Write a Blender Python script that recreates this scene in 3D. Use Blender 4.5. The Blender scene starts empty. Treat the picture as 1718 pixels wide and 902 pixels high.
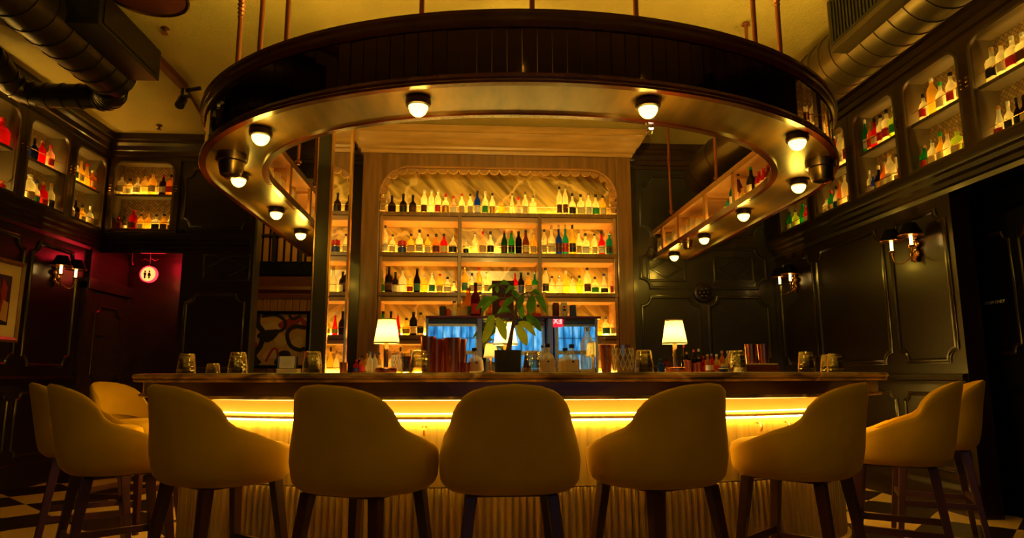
import bpy, bmesh, math, random
from math import pi, sin, cos, radians
from mathutils import Vector, Matrix
from mathutils.geometry import tessellate_polygon
random.seed(7)
S = bpy.context.scene
C = S.collection

# ------------------------------------------------------------------ camera
F, PITCH, YAW, ROLL, EYE = 1116.0, radians(9.18), radians(3.742), radians(-.14), 1.05
_cy, _sy, _cp, _sp = cos(YAW), sin(YAW), cos(PITCH), sin(PITCH)
FW = Vector((_sy * _cp, _cy * _cp, _sp)); _rt = Vector((_cy, -_sy, 0)); _up = _rt.cross(FW)
RT = cos(ROLL) * _rt + sin(ROLL) * _up; UP = -sin(ROLL) * _rt + cos(ROLL) * _up
cam = bpy.data.cameras.new('camera'); cam.sensor_width = 36; cam.lens = F / 1718 * 36
cam.clip_start = .05; cam.clip_end = 60
co = bpy.data.objects.new('camera', cam); C.objects.link(co)
m = Matrix.Identity(4)
for i in range(3):
    m[i][0], m[i][1], m[i][2] = RT[i], UP[i], -FW[i]
m[2][3] = EYE
co.matrix_world = m
S.camera = co

# measuring helpers: a sight line of the survey camera met with a real plane of the room
def _ray(u, v): return FW + (u - 859) / F * RT - (v - 451) / F * UP
def at_y(u, v, y): d = _ray(u, v); return Vector((0, 0, EYE)) + d * (y / d.y)
def at_x(u, v, x): d = _ray(u, v); return Vector((0, 0, EYE)) + d * (x / d.x)
def at_z(u, v, z): d = _ray(u, v); return Vector((0, 0, EYE)) + d * ((z - EYE) / d.z)

# ------------------------------------------------------------------ world, exposure, room lamps
w = bpy.data.worlds.new('world'); S.world = w; w.use_nodes = True
w.node_tree.nodes['Background'].inputs[0].default_value = (1, .58, .1, 1)
w.node_tree.nodes['Background'].inputs[1].default_value = .004
S.view_settings.view_transform = 'Standard'; S.view_settings.look = 'None'
S.view_settings.exposure = 0.0; S.view_settings.gamma = 1; S.view_settings.use_curve_mapping = False

LED = (1.0, .60, .085)
WARM = (1.0, .58, .045)
P_LED_BACK, P_LED_LIP, P_LED_RING, P_LED_COVE, P_LED_WALL, P_GLOBE = 60.0, 17.0, 44.0, 46.0, 85.0, 7.0
P_DOWN, P_WINDOW = 42.0, 1.1

def light(name, loc, power, color=WARM, size=.03, kind='POINT', parent=None, rot=None, sy=None, spread=None):
    l = bpy.data.lights.new(name, kind); l.energy = power; l.color = color
    if kind == 'AREA':
        l.shape = 'RECTANGLE'; l.size = size; l.size_y = sy or size
    else: l.shadow_soft_size = size
    if kind == 'SPOT': l.spot_size = spread or 2; l.spot_blend = .6
    o = bpy.data.objects.new(name, l); C.objects.link(o); o.location = loc
    if rot: o.rotation_euler = rot
    if parent: o.parent = parent
    return o

# ------------------------------------------------------------------ materials
MATS = {}
def nodes(name):
    mt = bpy.data.materials.new(name); mt.use_nodes = True
    nt = mt.node_tree; b = nt.nodes['Principled BSDF']; MATS[name] = mt
    return mt, nt, b
def plain(name, col, rough=.5, metal=0, var=0, scale=(6, 6, 6), bump=0, coat=0, bscale=80, sheen=0, spec=.5):
    mt, nt, b = nodes(name)
    b.inputs['Roughness'].default_value = rough; b.inputs['Metallic'].default_value = metal
    b.inputs['Base Color'].default_value = (*col, 1)
    b.inputs['Coat Weight'].default_value = coat; b.inputs['Coat Roughness'].default_value = .12
    b.inputs['Sheen Weight'].default_value = sheen
    b.inputs['Specular IOR Level'].default_value = spec
    if var or bump:
        tc = nt.nodes.new('ShaderNodeTexCoord'); mp = nt.nodes.new('ShaderNodeMapping')
        mp.inputs['Scale'].default_value = scale
        nt.links.new(tc.outputs['Object'], mp.inputs['Vector'])
    if var:
        n = nt.nodes.new('ShaderNodeTexNoise'); n.inputs['Scale'].default_value = 1; n.inputs['Detail'].default_value = 5
        r = nt.nodes.new('ShaderNodeValToRGB')
        r.color_ramp.elements[0].position = .3; r.color_ramp.elements[1].position = .72
        r.color_ramp.elements[0].color = (*[c * (1 - var) for c in col], 1)
        r.color_ramp.elements[1].color = (*[min(1, c * (1 + var)) for c in col], 1)
        nt.links.new(mp.outputs['Vector'], n.inputs['Vector']); nt.links.new(n.outputs['Fac'], r.inputs['Fac'])
        nt.links.new(r.outputs['Color'], b.inputs['Base Color'])
    if bump:
        n2 = nt.nodes.new('ShaderNodeTexNoise'); n2.inputs['Scale'].default_value = bscale; n2.inputs['Detail'].default_value = 3
        bp = nt.nodes.new('ShaderNodeBump'); bp.inputs['Strength'].default_value = bump; bp.inputs['Distance'].default_value = .01
        nt.links.new(tc.outputs['Object'], n2.inputs['Vector']); nt.links.new(n2.outputs['Fac'], bp.inputs['Height'])
        nt.links.new(bp.outputs['Normal'], b.inputs['Normal'])
    return mt
def glow(name, col, strength):
    mt, nt, b = nodes(name)
    b.inputs['Base Color'].default_value = (*[min(1, c) for c in col], 1)
    b.inputs['Emission Color'].default_value = (*col, 1); b.inputs['Emission Strength'].default_value = strength
    return mt
def glass(name, col, clear=.8, rough=.06):
    """thin walled coloured glass: part see-through, part glossy"""
    mt, nt, b = nodes(name)
    b.inputs['Base Color'].default_value = (*[c * .8 for c in col], 1); b.inputs['Roughness'].default_value = rough
    tr = nt.nodes.new('ShaderNodeBsdfTransparent'); tr.inputs['Color'].default_value = (*col, 1)
    lw = nt.nodes.new('ShaderNodeLayerWeight'); lw.inputs['Blend'].default_value = .35
    mr = nt.nodes.new('ShaderNodeMapRange'); mr.inputs['To Min'].default_value = 1 - clear; mr.inputs['To Max'].default_value = min(1, 1.5 - clear)
    mx = nt.nodes.new('ShaderNodeMixShader'); out = nt.nodes['Material Output']
    tl = nt.nodes.new('ShaderNodeBsdfTranslucent'); tl.inputs['Color'].default_value = (*col, 1); m2 = nt.nodes.new('ShaderNodeMixShader'); m2.inputs[0].default_value = .55
    nt.links.new(b.outputs['BSDF'], m2.inputs[1]); nt.links.new(tl.outputs['BSDF'], m2.inputs[2])
    nt.links.new(lw.outputs['Facing'], mr.inputs['Value']); nt.links.new(mr.outputs['Result'], mx.inputs['Fac'])
    nt.links.new(tr.outputs['BSDF'], mx.inputs[1]); nt.links.new(m2.outputs[0], mx.inputs[2])
    nt.links.new(mx.outputs['Shader'], out.inputs['Surface'])
    return mt

plain('lacquer', (.014, .0055, .0025), .3, var=.3, scale=(2, 2, 2), coat=.15)
plain('lacquer_line', (.022, .011, .005), .24, coat=.5)
plain('black_lacquer', (.003, .003, .003), .45, spec=.12)
plain('grey_lacquer', (.03, .026, .017), .32, var=.2, coat=.3)
plain('cabinet_wood', (.035, .014, .006), .32, var=.3, scale=(3, 3, 14), coat=.2)
plain('cabinet_liner', (.075, .048, .015), .5)
plain('gold_wood', (.20, .085, .016), .36, var=.35, scale=(22, 22, 1.6), coat=.15)
plain('gold_wood_lit', (.46, .24, .06), .34, var=.2, scale=(3, 22, 22), coat=.2)  # paler copy of the gold wood, the cornice's lighting put into its colour
plain('sign_paint', (.85, .85, .85), .6)
plain('honey_wood', (.42, .19, .05), .38, var=.25, scale=(2, 2, 16), coat=.15)
plain('cherry', (.12, .02, .008), .25, var=.3, scale=(5, 5, 5), coat=.5)
plain('soffit_wood', (.17, .09, .02), .36, var=.35, scale=(14, 3, 3), coat=.05)
plain('cove_gold', (.55, .33, .10), .4)
plain('ceiling_plaster', (.44, .34, .09), .75, var=.12, scale=(1.5, 1.5, 1.5), bump=.9, bscale=55)
plain('velvet', (.47, .275, .008), .9, var=.07, scale=(7, 7, 7), bump=.12, bscale=400, spec=.1, sheen=.35)
MATS['velvet'].node_tree.nodes['Principled BSDF'].inputs['Sheen Tint'].default_value = (1, .6, .05, 1); MATS['velvet'].node_tree.nodes['Principled BSDF'].inputs['Sheen Roughness'].default_value = .3
plain('leg_wood', (.045, .010, .006), .38, var=.3, scale=(8, 8, 2), coat=.08)
plain('oak_slat', (.50, .36, .09), .5, var=.25, scale=(30, 30, 1.5))
plain('apron_wood', (.07, .028, .012), .3, var=.4, scale=(3, 3, 18), coat=.3)
plain('brass', (.80, .48, .16), .22, metal=1)
plain('bronze', (.16, .10, .045), .3, metal=1)
plain('copper', (.78, .27, .10), .27, metal=1)
plain('rod_copper', (.36, .12, .045), .33, metal=.7)
plain('duct_dark', (.045, .03, .015), .36, metal=.75)
plain('duct', (.13, .092, .035), .38, metal=.75)
plain('black_metal', (.008, .007, .006), .35)
plain('dark_bronze', (.03, .018, .01), .35, metal=.6)
plain('mirror', (.86, .88, .88), .02, metal=1)
plain('smoked_mirror', (.12, .07, .055), .03, metal=1)
plain('chrome', (.7, .66, .6), .12, metal=1)
plain('steel_frame', (.35, .37, .38), .3, metal=.8)
plain('cream_paper', (.72, .58, .32), .7)
plain('white_paper', (.80, .76, .68), .6)
plain('kraft', (.60, .42, .26), .7)
plain('black_plastic', (.012, .01, .012), .4)
plain('cork', (.42, .24, .10), .7)
plain('pot_grey', (.035, .032, .026), .65)
plain('soil', (.03, .018, .01), .9)
plain('bark', (.11, .06, .03), .7, var=.4, scale=(30, 30, 60))
plain('leaf_green', (.10, .30, .02), .38, var=.45, scale=(18, 18, 18))
plain('leaf_backlit', (.34, .50, .03), .4, var=.3, scale=(18, 18, 18))  # brighter copy of the leaf green, lamp glow put into its colour
for nm, tc_ in (('leaf_green', (.12, .40, .02, 1)), ('leaf_backlit', (.5, .75, .04, 1))):
    nt = MATS[nm].node_tree; b_ = nt.nodes['Principled BSDF']; t_ = nt.nodes.new('ShaderNodeBsdfTranslucent'); t_.inputs['Color'].default_value = tc_
    x_ = nt.nodes.new('ShaderNodeMixShader'); x_.inputs[0].default_value = .45; nt.links.new(b_.outputs[0], x_.inputs[1]); nt.links.new(t_.outputs[0], x_.inputs[2]); nt.links.new(x_.outputs[0], nt.nodes['Material Output'].inputs[0])
plain('art_cream', (.52, .30, .12), .7)
plain('art_red', (.30, .02, .012), .6)
plain('art_black', (.012, .008, .006), .6)
plain('burgundy', (.05, .006, .012), .5)
plain('blue_plastic', (.01, .04, .30), .4)
plain('red_plastic', (.6, .02, .03), .4)
plain('green_plastic', (.02, .36, .06), .4)
plain('teal_paper', (.03, .28, .28), .6)
plain('gold_foil', (.75, .45, .10), .3, metal=.8)
plain('silver', (.7, .7, .7), .2, metal=1)
plain('slat_brown', (.30, .13, .05), .5, var=.3, scale=(20, 20, 2))
plain('maroon', (.10, .018, .01), .5, var=.3, scale=(4, 4, 30))
plain('front_grey', (.12, .12, .11), .8)
plain('skin_white', (.75, .72, .62), .5)
glow('globe_glass', (1.0, .68, .12), P_GLOBE)
glow('led_back', LED, P_LED_BACK)
glow('led_lip', LED, P_LED_LIP)
glow('led_ring', LED, P_LED_RING)
glow('led_cove', (1.0, .66, .09), P_LED_COVE)
glow('led_panel_fill', LED, 72)
glow('led_wall', (1.0, .62, .10), P_LED_WALL)
glow('candle', (1.0, .60, .14), 9)
glow('red_neon', (1.0, .012, .02), 7)
glow('exit_white', (1, .8, .75), 1.6)
glow('sign_face', (1.0, .40, .09), 1.9)
glow('exit_red', (.9, .01, .03), 1.3)
glow('spot_lens', (1.0, .85, .6), 5)

def shade_mat():
    mt, nt, b = nodes('lamp_shade')
    b.inputs['Base Color'].default_value = (.85, .74, .45, 1); b.inputs['Roughness'].default_value = .8
    t = nt.nodes.new('ShaderNodeBsdfTranslucent'); t.inputs['Color'].default_value = (.95, .80, .45, 1)
    mx = nt.nodes.new('ShaderNodeMixShader'); mx.inputs[0].default_value = .6
    nt.links.new(b.outputs[0], mx.inputs[1]); nt.links.new(t.outputs[0], mx.inputs[2])
    nt.links.new(mx.outputs[0], nt.nodes['Material Output'].inputs[0])
shade_mat()

def floor_mat():
    mt, nt, b = nodes('checker_floor')
    tc = nt.nodes.new('ShaderNodeTexCoord'); mp = nt.nodes.new('ShaderNodeMapping'); mp.vector_type = 'TEXTURE'
    mp.inputs['Location'].default_value = (-3.703, 6.084, .25); mp.inputs['Rotation'].default_value = (0, 0, radians(45)); mp.inputs['Scale'].default_value = (.53, .53, 1)
    ck = nt.nodes.new('ShaderNodeTexChecker'); ck.inputs['Scale'].default_value = 1
    ck.inputs['Color1'].default_value = (.62, .42, .15, 1); ck.inputs['Color2'].default_value = (.022, .012, .010, 1)
    nt.links.new(tc.outputs['Object'], mp.inputs['Vector']); nt.links.new(mp.outputs['Vector'], ck.inputs['Vector'])
    nt.links.new(ck.outputs['Color'], b.inputs['Base Color']); b.inputs['Roughness'].default_value = .28
floor_mat()

def onyx_mat(name, c0, c1, vein, scale, rot, rough=.25):
    mt, nt, b = nodes(name); b.inputs['Roughness'].default_value = rough
    tc = nt.nodes.new('ShaderNodeTexCoord'); mp = nt.nodes.new('ShaderNodeMapping')
    mp.inputs['Rotation'].default_value = rot; mp.inputs['Scale'].default_value = scale
    mp.inputs['Scale'].default_value = (1, 1, 1); m0 = nt.nodes.new('ShaderNodeMapping'); m0.inputs['Scale'].default_value = scale
    nt.links.new(tc.outputs['Object'], mp.inputs['Vector']); nt.links.new(mp.outputs[0], m0.inputs['Vector']); mp = m0
    n = nt.nodes.new('ShaderNodeTexNoise'); n.inputs['Scale'].default_value = 1.6; n.inputs['Detail'].default_value = 8; n.inputs['Distortion'].default_value = .8
    r = nt.nodes.new('ShaderNodeValToRGB'); e = r.color_ramp.elements
    e[0].position = .36; e[0].color = (*c0, 1); e[1].position = .68; e[1].color = (*c1, 1)
    v = nt.nodes.new('ShaderNodeTexVoronoi'); v.feature = 'DISTANCE_TO_EDGE'; v.inputs['Scale'].default_value = 1.15
    n2 = nt.nodes.new('ShaderNodeTexNoise'); n2.inputs['Scale'].default_value = 2.2; n2.inputs['Detail'].default_value = 4
    ad = nt.nodes.new('ShaderNodeMixRGB'); ad.blend_type = 'ADD'; ad.inputs[0].default_value = .55
    nt.links.new(mp.outputs[0], n.inputs['Vector']); nt.links.new(n.outputs['Fac'], r.inputs['Fac'])
    nt.links.new(tc.outputs['Object'], n2.inputs['Vector']); nt.links.new(tc.outputs['Object'], ad.inputs[1]); nt.links.new(n2.outputs['Color'], ad.inputs[2])
    nt.links.new(ad.outputs[0], v.inputs['Vector'])
    r2 = nt.nodes.new('ShaderNodeValToRGB'); e = r2.color_ramp.elements
    e[0].position = 0; e[0].color = (1, 1, 1, 1); e[1].position = .03; e[1].color = (0, 0, 0, 1)
    nt.links.new(v.outputs['Distance'], r2.inputs['Fac'])
    mx = nt.nodes.new('ShaderNodeMixRGB'); mx.inputs[2].default_value = (*vein, 1)
    mu = nt.nodes.new('ShaderNodeMath'); mu.operation = 'MULTIPLY'; mu.inputs[1].default_value = .75
    nt.links.new(r2.outputs[0], mu.inputs[0]); nt.links.new(mu.outputs[0], mx.inputs[0])
    nt.links.new(r.outputs[0], mx.inputs[1]); nt.links.new(mx.outputs[0], b.inputs['Base Color'])
onyx_mat('onyx', (.17, .115, .024), (.64, .48, .13), (.85, .66, .26), (5.5, 1, .9), (0, radians(45), 0))
onyx_mat('bar_stone', (.07, .036, .012), (.58, .38, .12), (.8, .58, .25), (3, 3, 9), (0, 0, 0), .32)

def lattice_mat():
    mt, nt, b = nodes('lattice')
    tc = nt.nodes.new('ShaderNodeTexCoord')
    w1 = nt.nodes.new('ShaderNodeTexWave'); w1.inputs['Scale'].default_value = 9; w1.inputs['Distortion'].default_value = .6; w1.bands_direction = 'DIAGONAL'
    w2 = nt.nodes.new('ShaderNodeTexBrick'); w2.inputs['Scale'].default_value = 22
    w2.inputs['Color1'].default_value = (.42, .27, .10, 1); w2.inputs['Color2'].default_value = (.20, .12, .045, 1); w2.inputs['Mortar'].default_value = (.03, .015, .008, 1); w2.inputs['Mortar Size'].default_value = .05
    mp = nt.nodes.new('ShaderNodeMapping'); mp.inputs['Rotation'].default_value = (radians(90), 0, radians(45))
    cx = nt.nodes.new('ShaderNodeSeparateXYZ'); cb = nt.nodes.new('ShaderNodeCombineXYZ'); ad = nt.nodes.new('ShaderNodeMath'); ad.operation = 'ADD'
    a2 = nt.nodes.new('ShaderNodeMath'); a2.operation = 'ADD'; s2 = nt.nodes.new('ShaderNodeMath'); s2.operation = 'SUBTRACT'
    nt.links.new(tc.outputs['Object'], cx.inputs[0]); nt.links.new(cx.outputs[0], ad.inputs[0]); nt.links.new(cx.outputs[1], ad.inputs[1])
    nt.links.new(ad.outputs[0], a2.inputs[0]); nt.links.new(cx.outputs[2], a2.inputs[1])
    nt.links.new(ad.outputs[0], s2.inputs[0]); nt.links.new(cx.outputs[2], s2.inputs[1])
    nt.links.new(a2.outputs[0], cb.inputs[0]); nt.links.new(s2.outputs[0], cb.inputs[1])
    w2.offset = 0; w2.inputs['Brick Width'].default_value = .9; w2.inputs['Row Height'].default_value = .9
    nt.links.new(cb.outputs[0], w2.inputs['Vector']); nt.links.new(w2.outputs['Color'], b.inputs['Base Color'])
    b.inputs['Roughness'].default_value = .6
lattice_mat()

def sky_pane():
    mt, nt, b = nodes('daylight')
    tc = nt.nodes.new('ShaderNodeTexCoord'); n = nt.nodes.new('ShaderNodeTexNoise'); n.inputs['Scale'].default_value = 4; n.inputs['Detail'].default_value = 4
    mp = nt.nodes.new('ShaderNodeMapping'); mp.inputs['Rotation'].default_value = (0, radians(25), 0); mp.inputs['Scale'].default_value = (3, 1, .6)
    r = nt.nodes.new('ShaderNodeValToRGB'); e = r.color_ramp.elements
    e[0].position = .38; e[0].color = (.015, .13, .36, 1); e[1].position = .7; e[1].color = (.42, .80, 1, 1)
    e2 = e.new(.52); e2.color = (.04, .38, .80, 1)
    nt.links.new(tc.outputs['Object'], mp.inputs[0]); nt.links.new(mp.outputs[0], n.inputs['Vector']); nt.links.new(n.outputs['Fac'], r.inputs['Fac'])
    nt.links.new(r.outputs[0], b.inputs['Emission Color']); b.inputs['Emission Strength'].default_value = P_WINDOW
    b.inputs['Base Color'].default_value = (.02, .05, .1, 1)
sky_pane()

def clear_glass(name, col, lo, hi, rough=.04):
    mt, nt, b = nodes(name); nt.nodes.remove(b)
    tr = nt.nodes.new('ShaderNodeBsdfTransparent'); tr.inputs['Color'].default_value = (*col, 1)
    g = nt.nodes.new('ShaderNodeBsdfGlossy'); g.inputs['Roughness'].default_value = rough; g.inputs['Color'].default_value = (1, .95, .85, 1)
    lw = nt.nodes.new('ShaderNodeLayerWeight'); lw.inputs['Blend'].default_value = .4
    mr = nt.nodes.new('ShaderNodeMapRange'); mr.inputs['To Min'].default_value = lo; mr.inputs['To Max'].default_value = hi
    mx = nt.nodes.new('ShaderNodeMixShader')
    nt.links.new(lw.outputs['Facing'], mr.inputs['Value']); nt.links.new(mr.outputs['Result'], mx.inputs['Fac'])
    nt.links.new(tr.outputs[0], mx.inputs[1]); nt.links.new(g.outputs[0], mx.inputs[2]); nt.links.new(mx.outputs[0], nt.nodes['Material Output'].inputs['Surface'])
GL = {
    'clear': ((.97, .93, .74), .72), 'amber': ((.85, .38, .07), .6), 'dark': ((.05, .025, .015), .35), 'green': ((.06, .42, .12), .55),
    'darkgreen': ((.02, .12, .04), .45), 'blue': ((.03, .12, .60), .5), 'navy': ((.01, .02, .10), .35), 'red': ((.70, .03, .03), .5), 'wine': ((.28, .012, .02), .45),
    'teal': ((.04, .42, .40), .55), 'pink': ((.98, .60, .45), .65), 'white': ((.9, .88, .8), .25), 'gold': ((.95, .68, .16), .6), 'brown': ((.30, .09, .025), .5),
    'black': ((.012, .01, .01), .2), 'beige': ((.6, .45, .28), .15), 'lime': ((.62, .75, .15), .6), 'purple': ((.18, .03, .20), .4),
}
for k, (c, cl) in GL.items(): glass('glass_' + k, c, cl)
glass('rail_glass', (1, .95, .85), .92)
clear_glass('glass_tumbler', (.96, .92, .82), .10, .75)

# ------------------------------------------------------------------ mesh builder
class MB:
    def __init__(s): s.v = []; s.f = []; s.m = []
    def add(s, vs, fs, mi=0):
        o = len(s.v); s.v += [tuple(p) for p in vs]; s.f += [[i + o for i in f] for f in fs]; s.m += [mi] * len(fs)
        return s
    def box(s, x0, x1, y0, y1, z0, z1, mi=0):
        v = [(x, y, z) for z in (z0, z1) for y in (y0, y1) for x in (x0, x1)]
        return s.add(v, [(0, 2, 3, 1), (4, 5, 7, 6), (0, 1, 5, 4), (2, 6, 7, 3), (0, 4, 6, 2), (1, 3, 7, 5)], mi)
    def bar(s, a, b, w0, w1=None, up=(0, 0, 1), mi=0, h0=None, h1=None):
        a, b = Vector(a), Vector(b); w1 = w0 if w1 is None else w1; h0 = w0 if h0 is None else h0; h1 = (w1 if h0 == w0 else h0) if h1 is None else h1
        d = (b - a).normalized(); x = d.cross(Vector(up))
        if x.length < 1e-4: x = d.cross(Vector((0, 1, 0)))
        x.normalize(); y = x.cross(d)
        v = []
        for p, ww, hh in ((a, w0, h0), (b, w1, h1)):
            for sx, sy in ((-1, -1), (1, -1), (1, 1), (-1, 1)): v.append(p + x * sx * ww / 2 + y * sy * hh / 2)
        return s.add(v, [(0, 3, 2, 1), (4, 5, 6, 7), (0, 1, 5, 4), (1, 2, 6, 5), (2, 3, 7, 6), (3, 0, 4, 7)], mi)
    def tube(s, pts, r, seg=10, mi=0, cap=True):
        pts = [Vector(p) for p in pts]; n = len(pts); rs = r if isinstance(r, (list, tuple)) else [r] * n
        vs = []; ref = None
        for i, p in enumerate(pts):
            t = (pts[min(i + 1, n - 1)] - pts[max(i - 1, 0)]).normalized()
            if ref is None:
                ref = t.cross(Vector((0, 0, 1)))
                if ref.length < .05: ref = t.cross(Vector((1, 0, 0)))
            ref = (ref - t * ref.dot(t)).normalized(); q = t.cross(ref)
            for k in range(seg):
                a = 2 * pi * k / seg; vs.append(p + (ref * cos(a) + q * sin(a)) * rs[i])
        fs = [(i * seg + k, i * seg + (k + 1) % seg, (i + 1) * seg + (k + 1) % seg, (i + 1) * seg + k) for i in range(n - 1) for k in range(seg)]
        if cap: fs += [tuple(range(seg)), tuple(range((n - 1) * seg, n * seg))]
        return s.add(vs, fs, mi)
    def lathe(s, prof, seg=16, c=(0, 0, 0), mi=0, sq=2.0, sx=1, sy=1, flute=0, nfl=0):
        """prof: (r, z) from bottom to top round the z axis; sq > 2 squares the section"""
        vs = []
        for r, z in prof:
            for k in range(seg):
                a = 2 * pi * (k + .5) / seg; ca, sa = cos(a), sin(a)
                g = (abs(ca) ** sq + abs(sa) ** sq) ** (-1 / sq)
                if nfl: g *= 1 + flute * cos(nfl * a)
                vs.append((c[0] + r * g * ca * sx, c[1] + r * g * sa * sy, c[2] + z))
        n = len(prof)
        fs = [(i * seg + k, i * seg + (k + 1) % seg, (i + 1) * seg + (k + 1) % seg, (i + 1) * seg + k) for i in range(n - 1) for k in range(seg)]
        if prof[0][0] > 1e-5: fs.append(tuple(range(seg)))
        if prof[-1][0] > 1e-5: fs.append(tuple(range((n - 1) * seg, n * seg)))
        return s.add(vs, fs, mi)
    def sweep(s, path, prof, mp, closed=False, mi=0, cap=True, pclosed=True):
        """path: 2-D points; prof: (o, d) offset along the path normal and out of its plane; mp(s, t, d) -> world"""
        n = len(path); k = len(prof); P = [Vector(p) for p in path]; vs = []
        for i in range(n):
            if closed: a, b = P[i] - P[i - 1], P[(i + 1) % n] - P[i]
            else: a = P[i] - P[i - 1] if i else P[1] - P[0]; b = P[i + 1] - P[i] if i < n - 1 else a
            a = a.normalized(); b = b.normalized()
            na, nb = Vector((a.y, -a.x)), Vector((b.y, -b.x)); nn = (na + nb)
            if nn.length < 1e-6: nn = na
            nn = nn.normalized(); nn = nn / max(.45, nn.dot(na))
            for o, d in prof:
                q = P[i] + nn * o; vs.append(mp(q.x, q.y, d))
        fs = []
        for i in range(n if closed else n - 1):
            j = (i + 1) % n
            for a in range(k if pclosed else k - 1):
                b = (a + 1) % k; fs.append((i * k + a, i * k + b, j * k + b, j * k + a))
        if not closed and cap and pclosed: fs += [tuple(range(k)), tuple(range((n - 1) * k, n * k))]
        return s.add(vs, fs, mi)
    def plate(s, loops, d0, d1, mp, mi=0):
        """loops: outline and holes (2-D); a slab between d0 and d1"""
        tri = tessellate_polygon([[Vector((*p, 0)) for p in l] for l in loops])
        flat = [p for l in loops for p in l]; n = len(flat)
        vs = [mp(p[0], p[1], d0) for p in flat] + [mp(p[0], p[1], d1) for p in flat]
        fs = [tuple(t) for t in tri] + [tuple(i + n for i in reversed(t)) for t in tri]
        o = 0
        for l in loops:
            for i in range(len(l)):
                j = (i + 1) % len(l); fs.append((o + i, o + j, o + j + n, o + i + n))
            o += len(l)
        return s.add(vs, fs, mi)
    def sphere(s, c, r, seg=12, mi=0, sx=1, sy=1, sz=1):
        prof = [(max(1e-6, r * sin(pi * i / 8)), -r * cos(pi * i / 8) * sz) for i in range(9)]
        return s.lathe(prof, seg, c, mi, sx=sx, sy=sy)
    def build(s, name, mats, parent=None, loc=None, rot=None, smooth=38, bevel=0):
        me = bpy.data.meshes.new(name); me.from_pydata(s.v, [], s.f)
        mats = mats if isinstance(mats, (list, tuple)) else [mats]
        for x in mats: me.materials.append(MATS[x])
        for p, mi in zip(me.polygons, s.m): p.material_index = mi
        bm = bmesh.new(); bm.from_mesh(me)
        bmesh.ops.remove_doubles(bm, verts=bm.verts, dist=1e-6)
        if bevel:
            es = [e for e in bm.edges if len(e.link_faces) == 2 and e.calc_face_angle(0) > .6]
            bmesh.ops.bevel(bm, geom=es, offset=bevel, segments=2, affect='EDGES', profile=.6, clamp_overlap=True)
        bmesh.ops.recalc_face_normals(bm, faces=bm.faces); bm.to_mesh(me); bm.free()
        if smooth:
            me.shade_smooth(); me.set_sharp_from_angle(angle=radians(smooth))
        o = bpy.data.objects.new(name, me); C.objects.link(o)
        if parent: o.parent = parent
        if loc: o.location = loc
        if rot: o.rotation_euler = rot
        return o

def tag(o, label, cat, group=None, kind=None):
    o['label'] = label; o['category'] = cat
    if group: o['group'] = group
    if kind: o['kind'] = kind
    return o
def thing(name, label, cat, loc=(0, 0, 0), rz=0, group=None):
    o = bpy.data.objects.new(name, None); o.empty_display_size = .1; C.objects.link(o)
    o.location = loc; o.rotation_euler = (0, 0, rz)
    return tag(o, label, cat, group)
def struct(o, label=None):
    o['kind'] = 'structure'
    if label: o['label'] = label
    return o
def text(body, name, mat, parent, loc, rot, size, ext=.002):
    cu = bpy.data.curves.new(name, 'FONT'); cu.body = body; cu.size = size; cu.extrude = ext; cu.align_x = 'CENTER'; cu.align_y = 'CENTER'
    cu.materials.append(MATS[mat]); t_ = bpy.data.objects.new(name, cu); C.objects.link(t_)
    me = bpy.data.meshes.new_from_object(t_.evaluated_get(bpy.context.evaluated_depsgraph_get()))
    bpy.data.objects.remove(t_); me.name = name
    if not me.materials: me.materials.append(MATS[mat])
    o = bpy.data.objects.new(name, me); C.objects.link(o)
    if parent: o.parent = parent
    o.location = loc; o.rotation_euler = rot
    return o
ORD = 'first second third fourth fifth sixth seventh eighth ninth tenth eleventh twelfth thirteenth fourteenth fifteenth sixteenth seventeenth eighteenth nineteenth twentieth'.split() + ['twenty-' + x for x in 'first second third fourth fifth sixth seventh eighth ninth'.split()] + ['thirtieth']

def upath(cx, a, yc, b, n, yend, step=.05):
    """a U in plan: straight arms to yend, a rounded front at yc - b; runs from the arm at -x round the front to the arm at +x"""
    pts = [(cx - a, yend), (cx - a, yc)]
    for i in range(1, 240):
        t = pi + pi * i / 240; ct, st = cos(t), sin(t)
        pts.append((cx + a * math.copysign(abs(ct) ** (2 / n), ct), yc - b * abs(st) ** (2 / n)))
    pts += [(cx + a, yc), (cx + a, yend)]
    out = [Vector(pts[0])]; acc = 0
    for p, q in zip(pts, pts[1:]):
        p, q = Vector(p), Vector(q); L = (q - p).length; t = step - acc
        while t <= L: out.append(p.lerp(q, t / L)); t += step
        acc = (acc + L) % step if L else acc
    out.append(Vector(pts[-1]))
    return [tuple(p) for p in out]
def HZ(x, y, d): return (x, y, d)
def WR(X): return lambda s, t, d: (X - d, s, t)
def WL(X): return lambda s, t, d: (X + d, s, t)
def WB(Y): return lambda s, t, d: (s, Y - d, t)
def scoop(s0, s1, t0, t1, r, n=6, corners='abcd'):
    """a rectangle outline with hollow quarter-round corners"""
    pts = []
    for c, (px, py), a0 in (('a', (s0, t0), pi / 2), ('b', (s1, t0), pi), ('c', (s1, t1), 1.5 * pi), ('d', (s0, t1), 2 * pi)):
        if c in corners:
            for i in range(n + 1):
                a = a0 - pi / 2 * i / n; pts.append((px + r * cos(a), py + r * sin(a)))
        else: pts.append((px, py))
    return pts
def rrect(s0, s1, t0, t1, r, n=5, bottom=False):
    pts = [(s0, t0), (s1, t0)] if not bottom else [(s0 + r, t0), (s1 - r, t0)]
    for (px, py), a0 in (((s1 - r, t1 - r), 0), ((s0 + r, t1 - r), pi / 2)):
        for i in range(n + 1): pts.append((px + r * cos(a0 + pi / 2 * i / n), py + r * sin(a0 + pi / 2 * i / n)))
    return pts
MOULD = [(-.022, 0), (-.02, .012), (-.008, .022), (.006, .02), (.014, .01), (.022, .008), (.022, 0)]
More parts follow.
